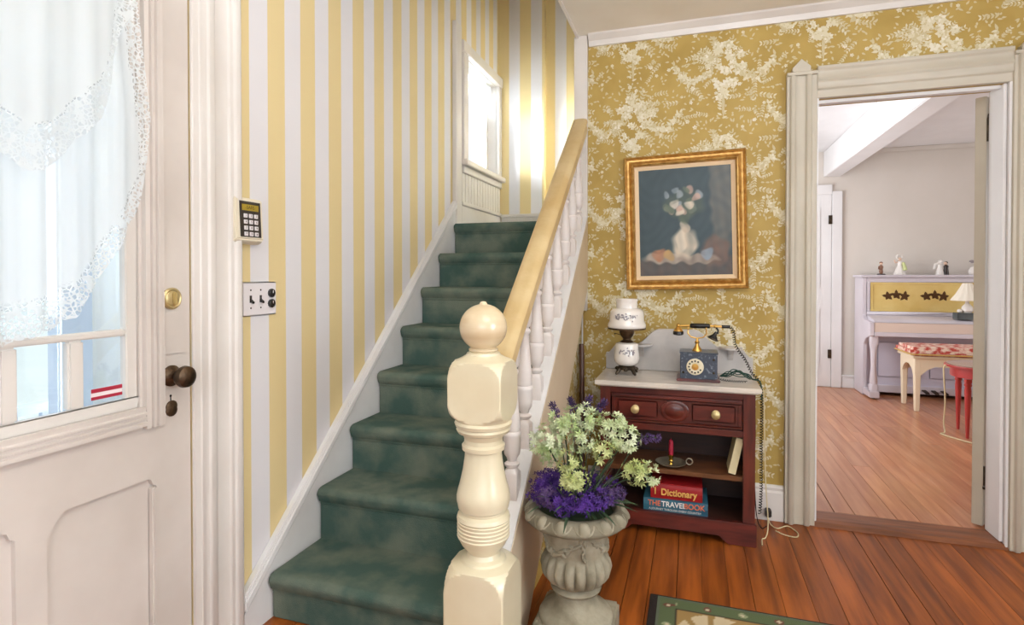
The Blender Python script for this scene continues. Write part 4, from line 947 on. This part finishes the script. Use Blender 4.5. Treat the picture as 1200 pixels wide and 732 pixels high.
# ------------------------------------------------------------------ picture
PX, PZc, PW, PH = -0.0415, 1.4595, 0.585, 0.682
pic = thing('framed_painting', (PX, YB, PZc), 'dark teal painting with pale cream shapes in a wide gilt frame on the floral wallpaper', 'picture')
pic.rotation_euler = (0, radians(-1.3), 0)
def frame_ring(name, ow, oh, iw, ih, prof, m, parent, y0):
    """mitred frame: prof = list of (t across 0..1 from outer to inner, depth)"""
    rings = []
    for t, d in prof:
        hw = (ow + (iw - ow) * t) / 2; hh = (oh + (ih - oh) * t) / 2
        rings.append([(PX - hw, y0 - d, PZc - hh), (PX + hw, y0 - d, PZc - hh), (PX + hw, y0 - d, PZc + hh), (PX - hw, y0 - d, PZc + hh)])
    v = [p for r_ in rings for p in r_]; f = []
    for k in range(len(rings) - 1):
        for i in range(4): j = (i + 1) % 4; f.append((k * 4 + i, k * 4 + j, (k + 1) * 4 + j, (k + 1) * 4 + i))
    m_ = MB().add(v, f); return obj(name, m_, m, parent, smooth=True, auto=20)
PYB = YB - 0.004
frame_ring('gilt_frame', PW, PH, PW - 0.10, PH - 0.10, [(0, 0), (0, 0.028), (0.08, 0.034), (0.2, 0.028), (0.28, 0.018), (0.45, 0.016), (0.60, 0.022), (0.75, 0.034), (0.85, 0.036), (0.95, 0.028), (1, 0.014)], M_frame, pic, PYB)
frame_ring('cream_liner', PW - 0.10, PH - 0.10, PW - 0.14, PH - 0.14, [(0, 0.015), (1, 0.009)], M_liner, pic, PYB)
# generic still: pale drapery heap, blue cushion, dark ground
GX, GZ = 120, 140; iw, ih = PW - 0.136, PH - 0.136; rr = random.Random(4)
blobs = [(0.90, 0.80, 0.12, 0.6, (112, 108, 102), 0.8), (0.5, 0.06, 0.8, 0.12, (90, 80, 76), 1.0), (0.82, 0.22, 0.14, 0.13, (116, 92, 82), 1.0), (0.30, 0.17, 0.24, 0.05, (178, 164, 150), 1.0), (0.62, 0.15, 0.22, 0.04, (158, 144, 132), 1.0),
         (0.50, 0.30, 0.13, 0.13, (206, 192, 172), 1.0), (0.46, 0.31, 0.05, 0.10, (226, 214, 196), 0.8), (0.50, 0.45, 0.05, 0.05, (196, 180, 160), 1.0), (0.22, 0.20, 0.07, 0.055, (172, 116, 84), 1.0), (0.33, 0.19, 0.055, 0.045, (186, 150, 96), 1.0), (0.74, 0.20, 0.06, 0.05, (140, 156, 172), 1.0)]
r9 = random.Random(14)
blobs += [(0.50, 0.55, 0.06, 0.07, (84, 98, 84), 1.0), (0.50, 0.66, 0.2, 0.12, (78, 92, 82), 0.8)]
for k in range(26):
    a_ = r9.uniform(0, 6.28); q_ = r9.uniform(0, 1) ** 0.6
    blobs.append((0.50 + 0.24 * q_ * cos(a_), 0.66 + 0.15 * q_ * sin(a_), r9.uniform(0.025, 0.05), r9.uniform(0.02, 0.04), r9.choice([(216, 202, 184), (196, 178, 160), (150, 160, 168), (196, 160, 146), (96, 108, 92), (104, 116, 104)]), 0.9))
vs = []; cols = []
for i in range(GX + 1):
    for k in range(GZ + 1):
        u, v = i / GX, k / GZ; c = [54, 72, 80]; n_ = 4 * sin(u * 23 + 4 * sin(v * 9)) * sin(v * 31 + 3 * sin(u * 13))
        for (bx_, bz_, sx_, sz_, col, st_) in blobs:
            d = ((u - bx_ + 0.01 * sin(v * 40)) / sx_) ** 2 + ((v - bz_ + 0.012 * sin(u * 37)) / sz_) ** 2
            wgt = min(1, st_) * max(0.0, min(1.0, (1.45 - d) * 1.5)) * (0.9 + 0.1 * sin(u * 60 + 8 * v)); wgt = wgt * (0.90 + 0.10 * sin(u * 26 - v * 9 + 5 * sin(v * 11 + bx_ * 20)))
            c = [c[j] * (1 - wgt) + col[j] * wgt for j in range(3)]
        vs.append((PX + (u - 0.5) * iw, PYB - 0.008, PZc + (v - 0.5) * ih)); cols.append(lin([max(0, min(255, q + n_)) for q in c]))
fs = [(i * (GZ + 1) + k, (i + 1) * (GZ + 1) + k, (i + 1) * (GZ + 1) + k + 1, i * (GZ + 1) + k + 1) for i in range(GX) for k in range(GZ)]
def colored(name, vs, fs, cols, m, parent):
    me = bpy.data.meshes.new(name); org = wloc(parent) if parent else Vector((0, 0, 0))
    me.from_pydata([(v[0] - org.x, v[1] - org.y, v[2] - org.z) for v in vs], [], fs); me.materials.append(m)
    a = me.color_attributes.new('col', 'FLOAT_COLOR', 'POINT')
    for i, c in enumerate(cols): a.data[i].color = (*c, 1)
    o = bpy.data.objects.new(name, me); C.objects.link(o); o.parent = parent; return o
colored('canvas', vs, fs, cols, M_canvas, pic)

# ------------------------------------------------------------------ urn
UX, UY = -0.358, 1.78
urn = thing('stone_urn', (UX, UY, 0), 'weathered grey cast stone urn with fluted bowl and egg rim beside the stair', 'urn')
obj('plinth', MB().box(UX - 0.125, UX + 0.125, UY - 0.125, UY + 0.125, 0.001, 0.085), M_stone, urn, bevel=0.008)
obj('pedestal', MB().lathe([(0.118, 0.085), (0.120, 0.095), (0.112, 0.108), (0.098, 0.114), (0.086, 0.122), (0.070, 0.140), (0.062, 0.160), (0.060, 0.172), (0.078, 0.178), (0.082, 0.186), (0.074, 0.196), (0.058, 0.200)], (UX, UY, 0), 40), M_stone, urn, smooth=True, auto=60)
def gad(a, r, z):
    if z < 0.205 or z > 0.300: return r
    w_ = min(1, (z - 0.20) / 0.02, (0.302 - z) / 0.02)
    return r * (1 - 0.15 * w_ * (1 - abs(sin(9 * a)) ** 0.7))
bowl = obj('fluted_bowl', MB().lathe([(0.058, 0.196), (0.078, 0.204), (0.098, 0.216), (0.111, 0.235), (0.116, 0.255), (0.112, 0.275), (0.103, 0.290), (0.093, 0.300), (0.094, 0.312), (0.098, 0.33), (0.102, 0.355), (0.106, 0.383), (0.112, 0.395), (0.128, 0.401)], (UX, UY, 0), 144, mod=gad), M_stone, urn, smooth=True, auto=60)
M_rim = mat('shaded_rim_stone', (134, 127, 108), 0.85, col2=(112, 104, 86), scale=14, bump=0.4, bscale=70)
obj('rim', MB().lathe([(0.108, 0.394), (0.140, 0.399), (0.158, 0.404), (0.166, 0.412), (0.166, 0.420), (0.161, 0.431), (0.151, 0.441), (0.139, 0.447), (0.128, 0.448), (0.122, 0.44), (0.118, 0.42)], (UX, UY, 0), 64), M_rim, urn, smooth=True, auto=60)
e0 = None
for k in range(14):      # egg ornaments round the rim
    a = 2 * pi * (k + 0.3) / 14
    M_ = Matrix.Rotation(a, 4, 'Z') @ Matrix.Translation((0.1545, 0, 0.4305)) @ Matrix.Rotation(radians(-42), 4, 'Y')
    if e0 is None:
        e = MB(); e.ball((0, 0, 0.000), 0.011, 0.0195, 0.023, 14, 8)
        e.tube([(0.001, 0.030 * cos(t), -0.031 * sin(t) + 0.012) for t in [pi * q / 8 for q in range(9)]], 0.0034, 6)
        e0 = obj('egg_ornament', e, M_stone, urn, smooth=True, at=(0, 0, 0)); o = e0
    else: o = e0.copy(); C.objects.link(o)
    o.matrix_local = M_
rel = MB(); rr = random.Random(8)   # leafy swag in relief
for g in range(3):
    a0 = -pi / 2 - 0.5 + g * 2 * pi / 3
    for k in range(26):
        t = k / 25; a = a0 + (t - 0.5) * 1.7; z = 0.372 - 0.050 * sin(pi * t) + rr.uniform(-0.008, 0.008); r_ = 0.099 + 0.02 * (z - 0.33)
        rel.ball((UX + r_ * cos(a), UY + r_ * sin(a), z), 0.009, 0.013, 0.007, 7, 5, rot=Matrix.Rotation(a, 3, 'Z') @ Matrix.Rotation(rr.uniform(-1, 1), 3, 'X'))
    for k in range(10):
        a = a0 + 0.95 + rr.uniform(-0.06, 0.06); z = 0.31 + 0.007 * k; r_ = 0.100
        rel.ball((UX + r_ * cos(a), UY + r_ * sin(a), z), 0.006, 0.008, 0.008, 7, 5)
obj('leaf_relief', rel, M_stone, bowl, smooth=True)
obj('soil', MB().lathe([(0.001, 0.437), (0.08, 0.436), (0.119, 0.43)], (UX, UY, 0), 24), M_stem, urn)

# ------------------------------------------------------------------ artificial bouquet
bq = thing('flower_arrangement', (UX, UY, 0.426), 'bouquet of white, purple and lavender artificial flowers in the stone urn', 'flowers')
rr = random.Random(21)
def floret(mb, c, nrm, r, n=6, curl=0.35):
    nrm = Vector(nrm).normalized(); a = nrm.orthogonal().normalized(); b = nrm.cross(a); c = Vector(c); a0 = rr.random() * 6
    for k in range(n):
        t = a0 + 2 * pi * k / n; d = a * cos(t) + b * sin(t); s_ = nrm.cross(d)
        mb.add([c, c + d * r * 0.5 + s_ * r * 0.22 + nrm * r * 0.15, c + d * r + nrm * r * curl, c + d * r * 0.5 - s_ * r * 0.22 + nrm * r * 0.15], [(0, 1, 2, 3)])
def cluster(name, c, R_, n, r, m, sq=(1, 1, 1), petals=6, label=None):
    mb = MB()
    for k in range(n):
        d = Vector((rr.gauss(0, 1), rr.gauss(0, 1), rr.gauss(0, 1))).normalized()
        if d.y > 0.75: d.y *= -1
        rad = R_ * rr.uniform(0.45, 1.0)
        p = (c[0] + d.x * rad * sq[0], c[1] + d.y * rad * sq[1], c[2] + d.z * rad * sq[2])
        floret(mb, p, d + Vector((rr.uniform(-.4, .4), rr.uniform(-.4, .4), rr.uniform(-.2, .5))), r * rr.uniform(0.7, 1.15), petals, rr.uniform(0.1, 0.6))
    o = obj(name, mb, m, bq); o['kind'] = 'stuff'
    if label: o['label'] = label
    return o
# (x, y, z, radius, material)
white = [(-0.45, 1.74, 0.655, 0.058, M_wpet), (-0.40, 1.77, 0.715, 0.055, M_wpet), (-0.445, 1.80, 0.60, 0.05, M_wpet), (-0.33, 1.80, 0.725, 0.05, M_wpet), (-0.245, 1.80, 0.705, 0.055, M_wpet),
         (-0.200, 1.79, 0.665, 0.052, M_wpet), (-0.27, 1.76, 0.635, 0.042, M_ypet), (-0.345, 1.68, 0.565, 0.054, M_ypet), (-0.365, 1.70, 0.610, 0.040, M_ypet), (-0.165, 1.75, 0.585, 0.046, M_ypet), (-0.122, 1.76, 0.578, 0.036, M_wpet), (-0.335, 1.76, 0.665, 0.045, M_wpet)]
for x, y, z, r_, m_ in white:
    cluster('white_flower_cluster', (x, y, z), r_, int(52 * (r_ / 0.05) ** 2), 0.0155, m_, (1, 0.9, 0.95))
for x, y, z, r_, m_ in white:
    obj('stem', MB().tube(catmull([(UX + (x - UX) * 0.2, UY + (y - UY) * 0.2, 0.43), (UX + (x - UX) * 0.55, UY + (y - UY) * 0.6, 0.5 + (z - 0.5) * 0.4), (x, y, z)], 5), 0.0025, 5), M_stem, bq)
for k in range(13):
    a = 2 * pi * k / 13 + 0.2; x, y = UX + 0.108 * cos(a), UY + 0.108 * sin(a)
    cluster('purple_flower_cluster', (x, y, 0.492 + rr.uniform(-0.008, 0.012)), 0.046, 95, 0.0115, M_purple if k % 4 else M_lav, (1.15, 1.05, 0.78), 5)
cluster('purple_flower_cluster', (UX - 0.03, UY - 0.03, 0.51), 0.06, 130, 0.011, M_purple, (1.2, 1, 0.8), 5)
for (x, y, z, dx, dy, dz) in [(-0.425, 1.80, 0.715, -0.02, 0, 0.05), (-0.305, 1.84, 0.73, 0.035, 0, 0.05), (-0.335, 1.84, 0.74, 0.01, 0, 0.045), (-0.16, 1.80, 0.672, 0.06, 0, 0.008), (-0.375, 1.86, 0.72, -0.02, 0, 0.05)]:
    mb = MB(); a = Vector((x, y, z)); d = Vector((dx, dy, dz))
    for k in range(40):
        t = rr.random(); p = a + d * t + Vector((rr.uniform(-1, 1), rr.uniform(-1, 1), rr.uniform(-1, 1))).normalized() * 0.012 * (1 - 0.6 * t)
        floret(mb, p, (p - a - d * t) + d * 0.3, 0.010, 4, 0.8)
    o = obj('lavender_spike', mb, M_lav, bq); o['kind'] = 'stuff'
    obj('stem', MB().tube(catmull([(UX + (x - UX) * 0.3, UY, 0.44), (UX + (x - UX) * 0.7, UY + 0.01, z - 0.1), (x, y, z), a + d], 5), 0.002, 5), M_stem, bq)
for k in range(72):
    a = rr.uniform(0, 2 * pi); L_ = rr.uniform(0.10, 0.21); el = rr.uniform(0.25, 1.2); wd_ = rr.uniform(0.004, 0.008)
    if cos(a) < -0.55: L_ *= 0.65
    p0 = Vector((UX + 0.05 * cos(a), UY + 0.05 * sin(a), 0.455)); P3 = []
    for q in range(6):
        t = q / 5; P3.append(p0 + Vector((cos(a) * cos(el), sin(a) * cos(el), sin(el))) * L_ * t + Vector((0, 0, -0.07 * t * t * cos(el))))
    s_ = Vector((-sin(a), cos(a), 0)); vs = []; fs = []
    for q, p in enumerate(P3):
        w_ = wd_ * sin(pi * (0.12 + 0.86 * q / 5)); vs += [p - s_ * w_, p + Vector((0, 0, -w_ * 0.5)), p + s_ * w_]
    for q in range(5): b_ = q * 3; fs += [(b_, b_ + 1, b_ + 4, b_ + 3), (b_ + 1, b_ + 2, b_ + 5, b_ + 4)]
    obj('blade_leaf', MB().add(vs, fs), M_leaf, bq, smooth=True)

# ------------------------------------------------------------------ rug
rug = thing('floor_rug', (0.35, 1.75, 0.0), 'green and gold floral rug with a dark binding on the pine floor', 'rug')
RX_0, RX_1, RY0, RY1 = -0.118, 1.25, 1.20, 2.112
obj('rug_binding', MB().box(RX_0 - 0.028, RX_1 + 0.028, RY0 - 0.012, RY1 + 0.010, 0.001, 0.008), M_rugb, rug, bevel=0.002)
res = 0.006; nx_ = int((RX_1 - RX_0) / res); ny_ = int((RY1 - RY0) / res); vs = []; cols = []
def rugcol(u, v):
    e = min(u, v, (RX_1 - RX_0) - u, (RY1 - RY0) - v)
    if e < 0.012: return (92, 100, 82)
    if e < 0.062:
        s = v if (u < 0.062) else u; k = s % 0.115; q = hypot(k - 0.057, e - 0.037)
        if q < 0.007: return (206, 190, 160)
        if q < 0.014: return (110, 70, 56) if int(s / 0.115) % 2 else (150, 156, 120)
        return (88, 102, 68)
    if e < 0.070: return (56, 46, 36)
    # scrolling acanthus fans on gold
    for (fx, fy, R0) in ((0.20, 0.20, 0.13), (0.52, 0.20, 0.12), (0.84, 0.20, 0.13), (1.16, 0.2, 0.12), (0.36, 0.45, 0.14), (0.68, 0.45, 0.14), (1.0, 0.45, 0.14)):
        dx, dy = u - fx, ((RY1 - RY0) - v) - fy; r_ = hypot(dx, dy); a = atan2(-dy, dx)
        if r_ < R0 and abs(sin(a * 4.5 + r_ * 14)) > 0.45 and r_ > 0.02: return (204, 186, 152)
        if r_ <= 0.02: return (128, 62, 50)
    if (sin(u * 38) + sin(v * 33 + 2) > 1.55): return (84, 74, 44)
    return (158, 128, 76)
for i in range(nx_ + 1):
    for k in range(ny_ + 1):
        u, v = i * res, k * res; vs.append((RX_0 + u, RY0 + v, 0.0095)); cols.append(lin(rugcol(u, v)))
fs = [(i * (ny_ + 1) + k, (i + 1) * (ny_ + 1) + k, (i + 1) * (ny_ + 1) + k + 1, i * (ny_ + 1) + k + 1) for i in range(nx_) for k in range(ny_)]
colored('rug_pile', vs, fs, cols, M_rug, rug)

# ------------------------------------------------------------------ parlour: piano
PX0, PX1 = 1.585, 3.0; FZ = 0.020
pn = thing('upright_piano', (2.3, 6.3, FZ), 'white painted upright piano with a yellow stencilled panel against the far parlour wall', 'piano')
PYB_ = 6.56; PYF = 6.27; KY = 6.02
side = [(PYB_, FZ), (PYB_, 1.165), (PYF, 1.165), (PYF, 0.80), (PYF - 0.05, 0.76), (KY, 0.745), (KY, 0.62), (PYF - 0.12, 0.585), (PYF - 0.03, 0.52), (PYF - 0.01, FZ)]
for x0_, x1_ in ((PX0, PX0 + 0.035), (PX1 - 0.035, PX1)): obj('side_panel', MB().prism(side, 'x', x0_, x1_), M_piano, pn, bevel=0.004)
obj('lid', B(PX0 - 0.02, PX1 + 0.02, PYF - 0.025, PYB_ + 0.005, 1.166, 1.190), M_piano, pn, bevel=0.005)
obj('back_board', B(PX0 + 0.035, PX1 - 0.035, PYB_ - 0.02, PYB_, FZ + 0.05, 1.165), M_piano, pn)
uf = MB(); a, b = PX0 + 0.035, PX1 - 0.035
uf.box(a, b, PYF, PYF + 0.02, 1.12, 1.165).box(a, b, PYF, PYF + 0.02, 0.80, 0.835).box(a, a + 0.03, PYF, PYF + 0.02, 0.835, 1.12).box(b - 0.03, b, PYF, PYF + 0.02, 0.835, 1.12)
obj('upper_frame', uf, M_piano, pn, bevel=0.004)
yp = obj('yellow_panel', B(a + 0.03, b - 0.03, PYF + 0.008, PYF + 0.02, 0.835, 1.12), M_pyel, pn)
obj('panel_moulding', MB().box(a + 0.032, b - 0.032, PYF + 0.002, PYF + 0.008, 1.098, 1.118).box(a + 0.032, b - 0.032, PYF + 0.002, PYF + 0.008, 0.838, 0.858).box(a + 0.032, a + 0.055, PYF + 0.002, PYF + 0.008, 0.858, 1.098), M_pyel, yp, bevel=0.002)
for g in range(4):
    cx_ = PX0 + 0.285 + g * 0.315; sm = MB(); r = random.Random(33)
    for k in range(3):
        lx = cx_ + (k - 1) * 0.07
        for q in range(5):
            an = q * 2 * pi / 5 + 0.5 + k * 1.1; pts = leaf_poly(lx, 0.985 + (0.010 if k == 1 else 0), r.uniform(0.034, 0.056), 0.030, an)
            sm.add([(p[0], PYF + 0.0072, p[1]) for p in pts], [tuple(range(6))])
    obj('leaf_stencil', sm, M_sten, yp)
obj('fall_board', MB().prism([(PYF, 0.80), (PYF - 0.03, 0.795), (KY + 0.03, 0.765), (KY + 0.01, 0.745), (PYF, 0.745)], 'x', a, b), M_piano, pn, bevel=0.004)
obj('key_slip', B(a, b, KY + 0.005, KY + 0.03, 0.655, 0.743), mat('faded_pink_paint', (226, 206, 192), 0.45), pn, bevel=0.004)
obj('key_bed', B(a, b, KY - 0.005, PYF, 0.615, 0.655), M_piano, pn, bevel=0.005)
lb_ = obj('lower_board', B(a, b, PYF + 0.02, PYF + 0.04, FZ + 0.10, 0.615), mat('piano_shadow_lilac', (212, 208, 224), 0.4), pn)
for k in range(3):
    x = a + 0.10 + k * 0.43
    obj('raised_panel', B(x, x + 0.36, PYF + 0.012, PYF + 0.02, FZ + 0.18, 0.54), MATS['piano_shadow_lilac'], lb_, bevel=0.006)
obj('bottom_rail', B(a, b, PYF + 0.0, PYF + 0.04, FZ + 0.03, FZ + 0.10), M_piano, pn, bevel=0.004)
for x in (PX0 + 0.045, PX1 - 0.045):
    obj('leg', MB().post([(FZ + 0.05, 0.05, 0.034), (FZ + 0.13, 0.05, 0.034), (FZ + 0.14, 0.030, None), (FZ + 0.16, 0.034, None), (FZ + 0.30, 0.022, None), (FZ + 0.45, 0.027, None), (FZ + 0.50, 0.034, None), (FZ + 0.515, 0.05, 0.032), (0.614, 0.05, 0.034)], (x, KY + 0.06, 0), 24), M_piano, pn, smooth=True, auto=50)
    obj('toe_block', B(x - 0.04, x + 0.04, KY + 0.01, PYF + 0.01, FZ + 0.012, FZ + 0.075), M_piano, pn, bevel=0.006)
    obj('caster', MB().lathe([(0.016, -0.008), (0.016, 0.008)], (x, KY + 0.05, FZ + 0.016), 14, rot=Matrix.Rotation(pi / 2, 3, 'Y')), M_pewter, pn)
for k in range(3):
    x = 2.10 + k * 0.075
    obj('pedal', MB().prism([(PYF + 0.02, FZ + 0.075), (PYF - 0.08, FZ + 0.065), (PYF - 0.10, FZ + 0.050), (PYF - 0.08, FZ + 0.052), (PYF + 0.02, FZ + 0.062)], 'x', x - 0.018, x + 0.018), M_pewter, pn, bevel=0.003)
# figurines on the piano
def figurine(name, label, x, y, z, kind):
    t = thing(name, (x, y, z), label, 'figurine')
    if kind == 'small':
        obj('base', MB().lathe([(0.036, 0), (0.036, 0.008), (0.030, 0.012)], (x, y, z), 16), M_porcd, t)
        obj('body', MB().lathe([(0.014, 0.012), (0.018, 0.03), (0.014, 0.055), (0.020, 0.075), (0.016, 0.09), (0.007, 0.097)], (x, y, z), 16).tube([(x - 0.018, y, z + 0.085), (x - 0.024, y - 0.01, z + 0.06), (x - 0.008, y - 0.018, z + 0.052)], 0.006, 8), M_porcb, t, smooth=True)
        obj('head', MB().ball((x, y, z + 0.112), 0.015), M_porcs, t, smooth=True)
        obj('hair', MB().ball((x, y + 0.003, z + 0.117), 0.0165, 0.0165, 0.014), M_porcb, t, smooth=True)
    elif kind == 'lady':
        obj('dress', MB().lathe([(0.048, 0), (0.050, 0.010), (0.040, 0.04), (0.028, 0.075), (0.020, 0.095), (0.024, 0.115), (0.020, 0.13), (0.008, 0.138)], (x, y, z), 24, mod=lambda a, r, zz: r * (1 + 0.08 * sin(7 * a) * (1 - zz / 0.14))), M_porc, t, smooth=True)
        obj('sash', MB().tube([(x + 0.022, y - 0.016, z + 0.12), (x + 0.030, y - 0.026, z + 0.085), (x + 0.036, y - 0.034, z + 0.045)], [0.012, 0.015, 0.018], 8), M_porcg, t, smooth=True)
        obj('head', MB().ball((x - 0.004, y, z + 0.153), 0.017), M_porcs, t, smooth=True)
        hb = MB()
        for k in range(9): a = k * 0.7; hb.ball((x - 0.006 + 0.026 * cos(a), y - 0.002 + 0.008 * sin(k), z + 0.172 + 0.022 * sin(a)), 0.010, n=8, m=6)
        obj('flower_hat', hb, M_porc, t, smooth=True)
        obj('arm', MB().tube([(x - 0.020, y, z + 0.125), (x - 0.042, y - 0.01, z + 0.118), (x - 0.052, y - 0.01, z + 0.145)], [0.007, 0.006, 0.005], 8), M_porcs, t, smooth=True)
    elif kind == 'pair':
        for s, m_, h in ((-0.02, M_porc, 0.12), (0.03, M_porcd, 0.105)):
            obj('gown' if s < 0 else 'coat', MB().lathe([(0.034 if s < 0 else 0.024, 0), (0.030 if s < 0 else 0.022, 0.03), (0.018, h * 0.62), (0.021, h * 0.8), (0.008, h * 0.92)], (x + s, y, z), 18), m_, t, smooth=True)
            obj('head', MB().ball((x + s + (0.006 if s < 0 else -0.004), y, z + h + 0.006), 0.016), M_porcs if s > 0 else M_porc, t, smooth=True)
            obj('hair', MB().ball((x + s + (0.004 if s < 0 else 0.0), y + 0.004, z + h + 0.011), 0.017, 0.017, 0.014), m_, t, smooth=True)
        obj('veil', MB().tube([(x - 0.024, y, z + 0.12), (x - 0.055, y, z + 0.10), (x - 0.066, y, z + 0.055)], [0.010, 0.014, 0.010], 8), M_porc, t, smooth=True)
    else:
        obj('body', MB().lathe([(0.026, 0), (0.034, 0.015), (0.036, 0.04), (0.024, 0.065), (0.012, 0.075)], (x, y, z), 18), M_porc, t, smooth=True)
        obj('neck', MB().tube([(x, y, z + 0.06), (x + 0.022, y, z + 0.09), (x + 0.016, y, z + 0.122), (x - 0.010, y, z + 0.130), (x - 0.026, y, z + 0.112)], [0.012, 0.009, 0.008, 0.009, 0.005], 10), M_porc, t, smooth=True)
        obj('bonnet', MB().ball((x - 0.008, y + 0.004, z + 0.126), 0.022, 0.02, 0.016), mat('porcelain_grey', (150, 140, 142), 0.3), t, smooth=True)
figurine('child_figurine', 'small brown porcelain child figurine on a dark base, leftmost on the piano', 1.775, 6.40, 1.191, 'small')
figurine('lady_figurine', 'tall white porcelain lady figurine with a flower hat on the piano', 1.935, 6.40, 1.191, 'lady')
figurine('couple_figurine', 'porcelain couple figurine, one in white and one in dark coat, on the piano', 2.285, 6.40, 1.191, 'pair')
figurine('bird_figurine', 'white and grey porcelain bird figurine nearest the open door on the piano', 2.53, 6.40, 1.191, 'bird')
# table lamp on the piano
tl = thing('table_lamp', (2.36, 6.10, 0.79), 'small lamp with a scalloped cream shade standing on the piano keyboard lid', 'lamp')
obj('lamp_foot', B(2.285, 2.43, 6.06, 6.17, 0.7855, 0.845), mat('dark_grey_box', (70, 76, 78), 0.4, col2=(96, 104, 106), scale=9), tl, bevel=0.004)
obj('lamp_body', MB().lathe([(0.030, 0.845), (0.045, 0.865), (0.040, 0.90), (0.016, 0.93), (0.012, 0.97)], (2.375, 6.11, 0), 20).ball((2.315, 6.10, 0.862), 0.022, 0.02, 0.018), M_porc, tl, smooth=True)
obj('lamp_shade', MB().lathe([(0.115, 0.955), (0.118, 0.962), (0.085, 1.01), (0.055, 1.07), (0.035, 1.11), (0.034, 1.115)], (2.375, 6.11, 0), 48, mod=lambda a, r, z: r * (1 + 0.05 * sin(12 * a)), cap=False), M_shade, tl, smooth=True)
# bench
bn = thing('piano_bench', (2.2, 5.80, FZ), 'cream painted piano bench with a red patterned cushion in front of the piano', 'bench')
BX0, BX1, BY0, BY1 = 1.815, 2.62, 5.62, 5.97
def apron_x(y):
    z0, z1 = 0.33, 0.475; n = 14; pts = [(BX0 + 0.021, z1), (BX0 + 0.021, z0)]
    for i in range(n + 1):
        t = i / n; x = BX0 + 0.045 + (BX1 - BX0 - 0.09) * t; e = min(t, 1 - t)
        pts.append((x, z0 + 0.075 * min(1, e / 0.14) ** 0.6))
    pts += [(BX1 - 0.021, z0), (BX1 - 0.021, z1)]; return MB().prism(pts, 'y', y, y + 0.02)
def apron_y(x):
    z0, z1 = 0.33, 0.475; n = 12; pts = [(BY0, z1), (BY0, z0)]
    for i in range(n + 1):
        t = i / n; y = BY0 + 0.045 + (BY1 - BY0 - 0.09) * t; pts.append((y, z0 + 0.085 * sin(pi * t) ** 0.6))
    pts += [(BY1, z0), (BY1, z1)]; return MB().prism(pts, 'x', x, x + 0.02)
for y in (BY0, BY1 - 0.02): obj('apron', apron_x(y), M_bench, bn)
for x in (BX0, BX1 - 0.02): obj('apron', apron_y(x), M_bench, bn)
for x in (BX0 + 0.0225, BX1 - 0.0225):
    for y in (BY0 + 0.0225, BY1 - 0.0225):
        obj('leg', MB().post([(FZ, 0.05, 0.016), (FZ + 0.02, 0.05, 0.018), (0.33, 0.06, 0.024), (0.474, 0.06, 0.024)], (x, y, 0), 16), M_bench, bn)
obj('seat_board', B(BX0 - 0.02, BX1 + 0.02, BY0 - 0.02, BY1 + 0.02, 0.476, 0.496), M_bench, bn, bevel=0.005)
obj('seat_pad', MB().box(BX0 - 0.035, BX1 + 0.035, BY0 - 0.035, BY1 + 0.035, 0.497, 0.572), M_cush, bn, bevel=0.024, seg=4)
obj('pad_cord', MB().tube([(BX0 - 0.036, BY0 - 0.036, 0.512), (BX1 + 0.036, BY0 - 0.036, 0.512)], 0.006, 6).tube([(BX0 - 0.036, BY0 - 0.036, 0.512), (BX0 - 0.036, BY1 + 0.03, 0.512)], 0.006, 6), mat('gold_cord', (214, 176, 104), 0.6), bn)
# red side table
rt = thing('red_side_table', (2.03, 4.92, FZ), 'small red painted side table with a moulded edge near the open parlour door', 'table')
def oval(rx, ry, z0, z1, n=40): return MB().prism([(2.05 + rx * cos(2 * pi * i / n), 4.93 + ry * sin(2 * pi * i / n)) for i in range(n)], 'z', z0, z1)
obj('table_top', oval(0.262, 0.25, 0.515, 0.530), M_redt, rt, bevel=0.004)
obj('glass_top', oval(0.245, 0.235, 0.5305, 0.536), mat('smoky_glass_top', (150, 124, 108), 0.08, spec=0.8), rt)
obj('apron', oval(0.225, 0.215, 0.445, 0.514), M_redt, rt, bevel=0.003)
for (x, y) in ((1.875, 4.80), (2.225, 4.80), (1.92, 5.07), (2.2, 5.07)):
    obj('leg', MB().post([(FZ, 0.010, None), (FZ + 0.02, 0.011, None), (0.20, 0.016, None), (0.36, 0.021, None), (0.39, 0.018, None), (0.40, 0.024, None), (0.415, 0.02, None), (0.42, 0.05, 0.02), (0.444, 0.05, 0.02)], (x, y, 0), 18), M_redt, rt, smooth=True, auto=50)
tag(obj('added_strand', MB().tube(catmull([(1.779, 4.90, 0.530), (1.765, 4.90, 0.50), (1.765, 4.89, 0.40), (1.775, 4.90, 0.25), (1.775, 4.92, 0.10), (1.775, 4.90, 0.03), (1.74, 4.86, 0.024), (1.82, 4.70, 0.024), (2.0, 4.45, 0.024)], 8), 0.005, 6), M_ccord, smooth=True), 'slim cream strand added from the red table to the parlour floor', 'cord')  # added strand for an unclear pale shape beside the red table
